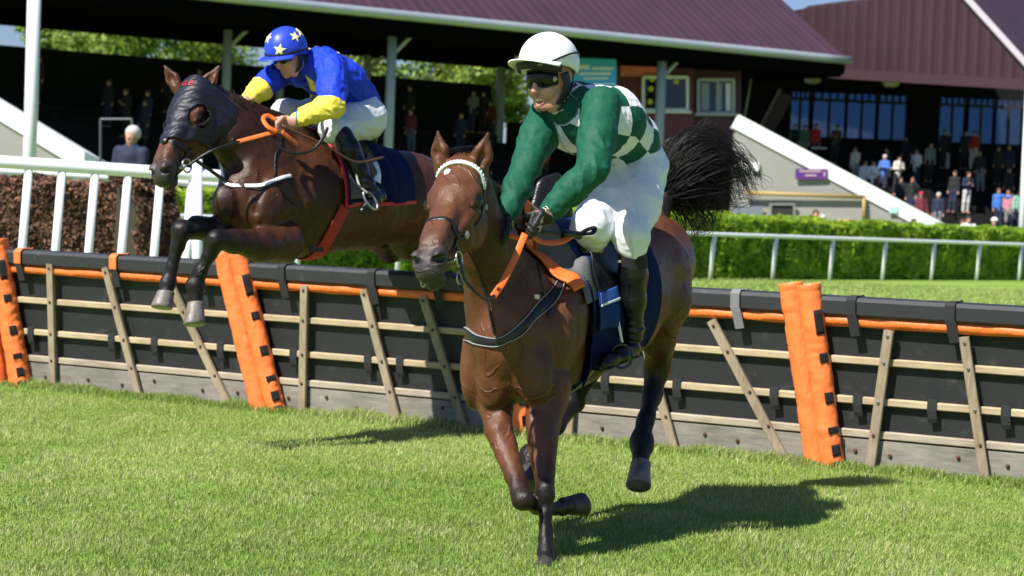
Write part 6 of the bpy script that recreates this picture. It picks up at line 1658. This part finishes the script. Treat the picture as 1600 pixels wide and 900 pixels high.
Bb.chain([(PB(558, 168, 12.14), .138), (pel, .150)], .05, None, L2, 1.1)
Bb.chain([(hpL, .145), (hpL + (knL - hpL) * .5, .118), (knL, .080), (PB(532, 210, 11.72), .070)], .05)
Bb.chain([(hpR, .125), (hpR + (knR - hpR) * .5, .108), (knR, .086), (PB(462, 196, 12.0), .07)], .05)
brc = link('breeches', Bb.mesh('breeches', .008, disp=lambda v: folds(.0045, hpL, knL, 45)(v) + .003 * vnoise(v, 11))[0], breech2_m, rider2)
decal('breeches_patch', Bb, PB(570, 165, 11.8), nrm((.25, -.95, .15)), UZ, [(x * .042 * (1 + .18 * math.sin(i * 1.9)), y * .034 * (1 + .2 * math.cos(i * 2.7))) for i, (x, y) in enumerate(ellipse2d(1, 1, 18))], mat('bright_white_patch', (.85, .85, .88), .5), brc, .003, .003)
Bt = Body()
Bt.chain([(PB(536, 212, 11.66), .064), (PB(546, 234, 11.66), .068), (PB(560, 262, 11.67), .058), (PB(573, 288, 11.68), .046), (PB(582, 300, 11.69), .046)], .03)
Bt.chain([(PB(594, 306, 11.73), .042), (PB(585, 311, 11.68), .042), (PB(574, 322, 11.62), .037), (PB(567, 330, 11.58), .026)], .02)
bo = link('boot', Bt.mesh('boot', .008, disp=lambda v: .004 * np.sin(v[:, 2] * 130 + 5 * vnoise(v, 9)) * np.exp(-((v[:, 2] - PB(576, 292, 11.96)[2]) / .09) ** 2))[0], boot_m, rider2)
Bt = Body(); a0 = PB(470, 205, 12.1); Bt.chain([(a0, .062), (a0 + (anR - a0) * .3, .064), (anR, .045)], .03); Bt.chain([(anR, .042), (anR - UZ * .06 + h2 * .1, .038), (anR - UZ * .1 + h2 * .17, .028)], .02)
link('boot', Bt.mesh('boot', .01)[0], boot_m, rider2)
hm2, Hb2, hp2 = helmet(rider2, PB(447, 76, 11.68), *face_frame((-.58, -.74, -.30), (-.06, -.1, 1)), helmet_b_m, .145, .126, .140, .022, .080)
for px_, py_, s in ((437, 78, .042), (461, 57, .038), (419, 60, .040)):
    o_ = P(px_, py_, 11.6); d_ = nrm(o_ - CAM); q_, _ = Hb2.march(o_[None], d_[None], .0, 1.5); nn = nrm(q_[0] - hp2(0, 0, 0))
    decal('star', Hb2, q_[0], nn, UZ + .05 * CR, star2d(s, 5, .42, .1), star_y_m, hm2, .003, .002, 5)
for a, b, c in ((-.5, .6, .7), (-.4, -.6, .6)):
    nn = nrm(hp2(a, b, c) - hp2(0, 0, 0)); decal('star', Hb2, hp2(0, 0, 0) + nn * .14, nn, UZ + .01 * CR, star2d(.036, 5, .42, .1), star_y_m, hm2, .003, .002, 5)
bpts = [hp2(.147 * math.cos(a), .128 * math.sin(a), -.014 - .012 * max(0, -math.cos(a))) for a in np.linspace(0, 2 * math.pi, 60)]
V, Fc = strap_mesh(bpts, np.array([nrm(q - hp2(0, 0, 0)) for q in bpts]), .016, .003, False); link('goggle_strap', mesh_np('goggle_strap', V, Fc), navy_hood_m, hm2)
gg2, _ = goggles(rider2, ph2(.006, 0, -.002), f2, u2, l2, brass_m)
for sg in (1, -1):
    pts = spline([ph2(.0, sg * .084, .045), ph2(-.01, sg * .086, -.02), ph2(.010, sg * .074, -.07), ph2(.042, sg * .038, -.112), ph2(.052, 0, -.124)], 30)
    V, Fc = strap_mesh(pts, np.array([nrm(q - hc2) for q in pts]), np.linspace(.060, .020, 30), .008); link('harness', mesh_np('harness', V, Fc), navy_hood_m, rider2)
rope('hair', [ph2(-.06, -.06, -.03), ph2(-.085, 0, -.05), ph2(-.06, .06, -.03)], .034, mat('dark_hair', (.012, .010, .010), .6), rider2, 16, 10)
rope('collar', [PB(456, 122, 11.66), PB(463, 132, 11.68), PB(478, 130, 11.74), PB(486, 112, 11.82), PB(482, 92, 11.9)], .018, mat('blue_collar', (.012, .035, .36), .5), silks2, 40, 8)
wh2 = empty('riding_whip', PB(620, 240, 11.7), 'thin brown riding whip pointing back beside the blue rider boot', 'whip')
rope('shaft', [PB(440, 196, 11.34), PB(510, 228, 11.42), PB(555, 253, 11.5), PB(599, 246, 11.62)], .008, mat('brown_leather', (.07, .03, .018), .5), wh2, 30)
# ================================================================== spectators
face_m = mat('spectator_skin', (.50, .27, .19), .6)
def figure(pose):
    """meshes of a person about 1.74 m tall, feet at the origin, facing -Y"""
    f, u, l = -Y_, Z_, X_
    sh = 1.43
    A = {}
    arms = {'down': ((.20, .0, 1.15), (.22, -.05, .90)), 'crossed': ((.23, -.04, 1.16), (.02, -.20, 1.20)), 'phone': ((.22, -.10, 1.18), (.09, -.24, 1.46)), 'brow': ((.30, -.08, 1.36), (.07, -.12, 1.62)), 'out': ((.36, .0, 1.36), (.50, -.05, 1.42))}[pose]
    def arm(sg):
        e, w = arms if (pose in ('down', 'crossed') or sg > 0) else ((.20, .0, 1.15), (.22, -.05, .90))
        return [np.array((sg * .17, 0, sh)), np.array((sg * e[0], e[1], e[2])), np.array((sg * w[0] if pose != 'crossed' else w[0] * -sg, w[1] + (.02 * sg if pose == 'crossed' else 0), w[2] + (.03 * sg if pose == 'crossed' else 0)))]
    B = Body(); q = .86; hc = np.array((0, -.02, 1.62))
    B.ell(hc + Z_ * .02, f, l, u, .098 * q * 1.1, .078 * q * 1.1, .115 * q * 1.1, .02); B.ell(hc - Z_ * .05 + f * .015, f, l, u, .07, .06, .075, .03); B.cone(hc + f * .09 + Z_ * .0, hc + f * .105 - Z_ * .03, .010, .014, .01)
    for sg in (-1, 1):
        B.ell(hc + l * sg * .082, f, l, u, .018, .010, .03, .006); B.ell(hc + f * .085 + l * sg * .03 + Z_ * .012, f, l, u, .014, .016, .010, .008, sub=True)
    B.cone((0, .0, 1.44), (0, -.01, 1.56), .055, .05, .02)
    B.chain([((0, 0, 1.38), .13), ((0, 0, 1.1), .12), ((0, 0, .95), .13)], .05, None, Y_, .7)
    for sg in (-1, 1):
        s_, e_, w_ = arm(sg); B.chain([(s_, .05), (e_, .04), (w_, .03)], .03); B.ell(w_ + nrm(w_ - e_) * .07, nrm(w_ - e_), X_, np.cross(nrm(w_ - e_), X_), .08, .035, .025, .02)
        B.chain([((sg * .09, 0, .92), .08), ((sg * .095, 0, .48), .055), ((sg * .10, .02, .08), .04)], .04); B.cone((sg * .10, .02, .045), (sg * .11, -.15, .035), .04, .035, .02)
    A['body'] = B.mesh('body', .017)[0]
    J = Body(); J.chain([((0, 0, 1.40), .145), ((0, 0, 1.15), .150), ((0, 0, .88), .165)], .06, None, Y_, .72); J.cone((0, .01, 1.45), (0, 0, 1.38), .075, .12, .03)
    for sg in (-1, 1):
        s_, e_, w_ = arm(sg); J.chain([(s_, .072), (e_, .058), (e_ + (w_ - e_) * .92, .045)], .035)
    A['jacket'] = J.mesh('jacket', .020, disp=lambda v: .006 * vnoise(v, 12))[0]
    T = Body(); T.cone((0, 0, .98), (0, 0, .90), .15, .15, .05, None, Y_, .75)
    for sg in (-1, 1): T.chain([((sg * .085, 0, .90), .10), ((sg * .095, 0, .48), .075), ((sg * .10, .02, .10), .062)], .05)
    A['trousers'] = T.mesh('trousers', .022)[0]
    H = Body(); H.ell(hc + Z_ * .045 + Y_ * .018, f, l, u, .112, .095, .098, .02); H.ell(hc + f * .10 - Z_ * .05, f, l, u, .06, .10, .095, .02, sub=True); A['hair'] = H.mesh('hair', .015)[0]
    K = Body(); K.ell(hc + Z_ * .055 + Y_ * .01, f, l, u, .115, .098, .085, .02); K.ell(hc + Z_ * .045 + f * .13, f, l, u, .075, .075, .012, .02); K.ell(hc - Z_ * .06, f, l, u, .15, .15, .085, .015, sub=True); A['cap'] = K.mesh('cap', .013)[0]
    return A
FIG = {p: figure(p) for p in ('down', 'crossed', 'phone', 'brow', 'out')}
for a in FIG.values():
    for m_ in a.values(): m_.materials.append(face_m)
COL = dict(cream=(.62, .58, .50), white=(.74, .74, .76), blue=(.05, .16, .50), navy=(.016, .022, .055), dark=(.014, .014, .017), maroon=(.14, .020, .035), red=(.42, .03, .03), green=(.05, .16, .09), olive=(.07, .065, .035), lilac=(.32, .32, .60), pink=(.50, .20, .26), grey=(.20, .20, .21), mint=(.25, .48, .38), brown=(.07, .04, .025), jean=(.06, .09, .16), silver=(.55, .53, .50), cap_white=(.75, .74, .70), cap_red=(.55, .03, .06))
def cmat(c): return mat('cloth_' + c, COL[c], .85, var=.1, vscale=6)
def person(pos, pose, top, legs, hair, label, group, rot=0.0, scale=1.0, cap=None):
    A = FIG[pose]
    def put(nm, me, m_, parent):
        o = bpy.data.objects.new(nm, me); C.objects.link(o); o.material_slots[0].link = 'OBJECT'; o.material_slots[0].material = m_
        if parent: o.parent = parent
        return o
    b = put('person', A['body'], face_m, None); b.location = tuple(pos); b.rotation_euler = (.05 * math.sin(pos[0] * 7), .06 * math.sin(pos[0] * 13 + 1), rot); b.scale = (scale,) * 3
    put('jacket', A['jacket'], cmat(top), b); put('trousers', A['trousers'], cmat(legs), b)
    put('cap' if cap else 'hair', A['cap' if cap else 'hair'], cmat(cap or hair), b)
    return tag(b, label, 'person', group)
def tier_r(d): return TZ0 + TSL * .75 * max(0, math.floor((d - TD0) / .75))
def spot(px, ytop, tier, dlo, dhi, hgt=1.74):
    """distance at which someone standing on the steps has the top of the head at (px, ytop)"""
    best = None
    for d in np.linspace(dlo, dhi, 300):
        q = P(px, ytop, d); e = abs(q[2] - hgt - tier(q)); 
        if best is None or e < best[0]: best = (e, d, q)
    q = best[2]; return np.array((q[0], q[1], tier(q)))
def tR(q): return TZ0 + TSL * .75 * float(np.clip(math.floor((q[1] - TD0) / .75), 0, 11))
gR = 'spectators on the right hand stand'
rows = [
 (1338, 228, 'phone', 'cream', 'grey', 'brown', 'spectator in a cream jacket reading beside the white coping', None),
 (1352, 256, 'down', 'white', 'grey', 'brown', 'spectator in white left of the taller one in white', None),
 (1364, 250, 'crossed', 'white', 'navy', 'dark', 'taller white shirted spectator left of the bright blue jacket', None),
 (1382, 244, 'crossed', 'blue', 'navy', 'silver', 'grey haired spectator in a bright blue jacket', None),
 (1402, 243, 'crossed', 'cream', 'dark', 'brown', 'spectator in an off white coat with folded arms right of the blue jacket', None),
 (1411, 280, 'down', 'dark', 'dark', 'brown', 'dark clothed spectator below the off white coat', None),
 (1424, 273, 'brow', 'dark', 'navy', 'brown', 'spectator shading the eyes with one hand above the red cap', None),
 (1427, 302, 'down', 'navy', 'navy', 'dark', 'low spectator in navy left of the red cap', None),
 (1444, 298, 'down', 'maroon', 'dark', 'brown', 'spectator in a red cap and maroon top', 'cap_red'),
 (1467, 297, 'down', 'navy', 'grey', 'silver', 'grey haired spectator in navy right of the red cap', None),
 (1432, 236, 'crossed', 'white', 'navy', 'brown', 'spectator in a white top in the shade above the off white coat', None),
 (1452, 220, 'down', 'grey', 'dark', 'dark', 'grey clothed spectator high in the shade between window groups', None),
 (1419, 212, 'down', 'navy', 'dark', 'dark', 'shaded spectator standing below the fourth glazed door', None),
 (1240, 165, 'down', 'dark', 'dark', 'dark', 'dark spectator at the foot of the timber stair', None),
 (1256, 164, 'down', 'green', 'grey', 'brown', 'spectator in green left of the red top', None),
 (1273, 170, 'down', 'red', 'navy', 'dark', 'spectator in a red top before the second glazed door', None),
 (1305, 182, 'crossed', 'olive', 'dark', 'dark', 'olive clothed spectator between the second and third glazed doors', None),
 (1475, 188, 'phone', 'dark', 'dark', 'dark', 'silhouetted spectator holding a camera at the fifth glazed door', None),
 (1508, 190, 'out', 'dark', 'dark', 'dark', 'silhouetted spectator with a raised elbow between glazed doors', None),
 (1523, 197, 'down', 'red', 'cream', 'dark', 'spectator in a red top and pale trousers at the sixth glazed door', None),
 (1480, 214, 'down', 'dark', 'white', 'dark', 'dark topped spectator in pale trousers below the fifth glazed door', None),
 (1560, 226, 'down', 'dark', 'dark', 'dark', 'dark spectator under the last glazed door', None),
 (1577, 227, 'down', 'navy', 'dark', 'dark', 'navy spectator beside the white right hand column high up', None),
 (1490, 264, 'down', 'dark', 'navy', 'brown', 'dark spectator left of the person with a pale badge', None),
 (1511, 268, 'crossed', 'navy', 'white', 'brown', 'spectator with pale trousers in the middle of the dark steps', None),
 (1563, 290, 'out', 'blue', 'navy', 'brown', 'spectator in blue leaning left of the pink top', None),
 (1579, 296, 'down', 'pink', 'grey', 'brown', 'spectator in a pink top near the white right hand column', None),
 (1588, 300, 'down', 'mint', 'navy', 'dark', 'spectator in pale green half behind the white right hand column', None),
 (1577, 260, 'down', 'dark', 'dark', 'brown', 'dark spectator above the pink top', None),
 (1535, 236, 'down', 'dark', 'grey', 'dark', 'dark spectator below the red top and pale trousers', None),
 (1390, 232, 'down', 'dark', 'dark', 'dark', 'dark spectator behind the bright blue jacket', None),
]
def place_R(px, y):
    best = None
    for d in np.linspace(80.2, 96.0, 400):
        q = P(px, y, d); e = abs(q[2] - 1.74 - tR(q))
        if best is None or e < best[0]: best = (e, q)
    q = best[1]; return np.array((q[0], q[1], tR(q)))
for i, (px, y, pose, top, legs, hair, lab, cap) in enumerate(rows): person(place_R(px, y), pose, top, legs if legs not in ('cream', 'white') else 'silver', hair, lab, gR, -.75 + 1.3 * ((i * 37) % 10) / 10, .97 + .05 * ((i * 13) % 7) / 7, cap)
# standing on the ground between the far hedge and the stand
def at_ground(px, y, h=1.74):
    lo, hi = 70.5, 73.6; best = None
    for d in np.linspace(lo, hi, 200):
        q = P(px, y, d); e = abs(q[2] - h)
        if best is None or e < best[0]: best = (e, q)
    q = best[1]; return np.array((q[0], q[1], 0)), q[2] / h
for px, y, pose, top, hair, lab, cap in ((1272, 328, 'phone', 'lilac', 'brown', 'photographer in lilac behind the hedge near the dark door', None), (1288, 336, 'down', 'grey', 'silver', 'bare headed spectator just right of the lilac photographer', None), (1426, 342, 'down', 'dark', 'brown', 'dark spectator behind the hedge at the low end of the coping', None),
                                         (1504, 343, 'down', 'white', 'brown', 'white shirted spectator behind the hedge, left of a pair', None), (1517, 337, 'down', 'white', 'dark', 'white shirted spectator behind the hedge, right of a pair', None), (1550, 340, 'down', 'dark', 'brown', 'spectator in a white cap behind the hedge', 'cap_white')):
    pos, k = at_ground(px, y); person(pos, pose, top, 'navy', hair, lab, 'spectators behind the far hedge', 0.1, k, cap)
gL = 'spectators on the left hand stand'
def tL(q): s = (q - e0) @ kv; return .9 + .36 * float(np.clip(math.floor((s - 1.4) / .72), 0, 11))
def place_L(px, y):
    best = None
    for d in np.linspace(54, 86, 800):
        q = P(px, y, d); s = (q - e0) @ kv
        if s < 1.5 or s > 9.9: continue
        e = abs(q[2] - 1.74 - tL(q))
        if best is None or e < best[0]: best = (e, q)
    q = best[1]; return np.array((q[0], q[1], tL(q)))
for i, (px, y, pose, top, legs, hair, lab) in enumerate((
 (267, 46, 'down', 'dark', 'dark', 'dark', 'silhouetted spectator with lowered arms at the top of the left steps'), (314, 48, 'out', 'dark', 'dark', 'dark', 'silhouetted spectator with one arm out at the top of the left steps'),
 (61, 42, 'down', 'dark', 'dark', 'dark', 'dark spectator half hidden by the white front column'),
 (170, 124, 'down', 'dark', 'navy', 'brown', 'leftmost of three dark spectators behind the white haired man'), (199, 136, 'crossed', 'dark', 'dark', 'brown', 'middle one of three dark spectators behind the white haired man'), (228, 138, 'down', 'navy', 'navy', 'brown', 'rightmost of three dark spectators near the hooded horse'),
 (224, 156, 'down', 'navy', 'dark', 'brown', 'spectator in navy directly left of the hooded horse'),
 (642, 118, 'down', 'dark', 'dark', 'dark', 'dark spectator high on the steps right of the grey middle column'), (645, 170, 'down', 'maroon', 'jean', 'brown', 'spectator in maroon low on the steps right of the grey middle column'),
 (738, 134, 'crossed', 'grey', 'navy', 'brown', 'spectator in a grey striped jacket on the left steps'), (720, 176, 'down', 'navy', 'navy', 'brown', 'spectator in navy just below the grey striped jacket'),
 (757, 118, 'down', 'dark', 'dark', 'dark', 'dark spectator against the wall behind the grey striped jacket'), (768, 160, 'down', 'maroon', 'dark', 'brown', 'dim maroon spectator above the right ear of the front horse'),
 (852, 228, 'phone', 'red', 'dark', 'brown', 'spectator in red holding white paper between the green sleeves'))):
    person(place_L(px, y), pose, top, legs, hair, lab, gL, -.5, 1.0)
# nearer people by the rails at far left
q = P(193, 197, 46.0); man = person((q[0], q[1], 0), 'down', 'navy', 'navy', 'silver', 'white haired man in navy by the steel barrier at left', 'bystanders by the left stand', -.3, q[2] / 1.74)
barrier_m = mat('dull_barrier_steel', (.10, .11, .12), .5, .5)
bar = empty('barrier', G(180, 47.5), 'thin steel barrier beside the white haired man', 'barrier')
MB().tube([P(157, 186, 47.5), P(206, 186, 47.5)], .025, 8).build('rail', barrier_m, bar); MB().tube([P(157, 186, 47.5), G(157, 47.5, 0)], .03, 8).build('upright', barrier_m, bar); MB().tube([P(206, 186, 47.5), G(206, 47.5, 0)], .03, 8).build('upright', barrier_m, bar)
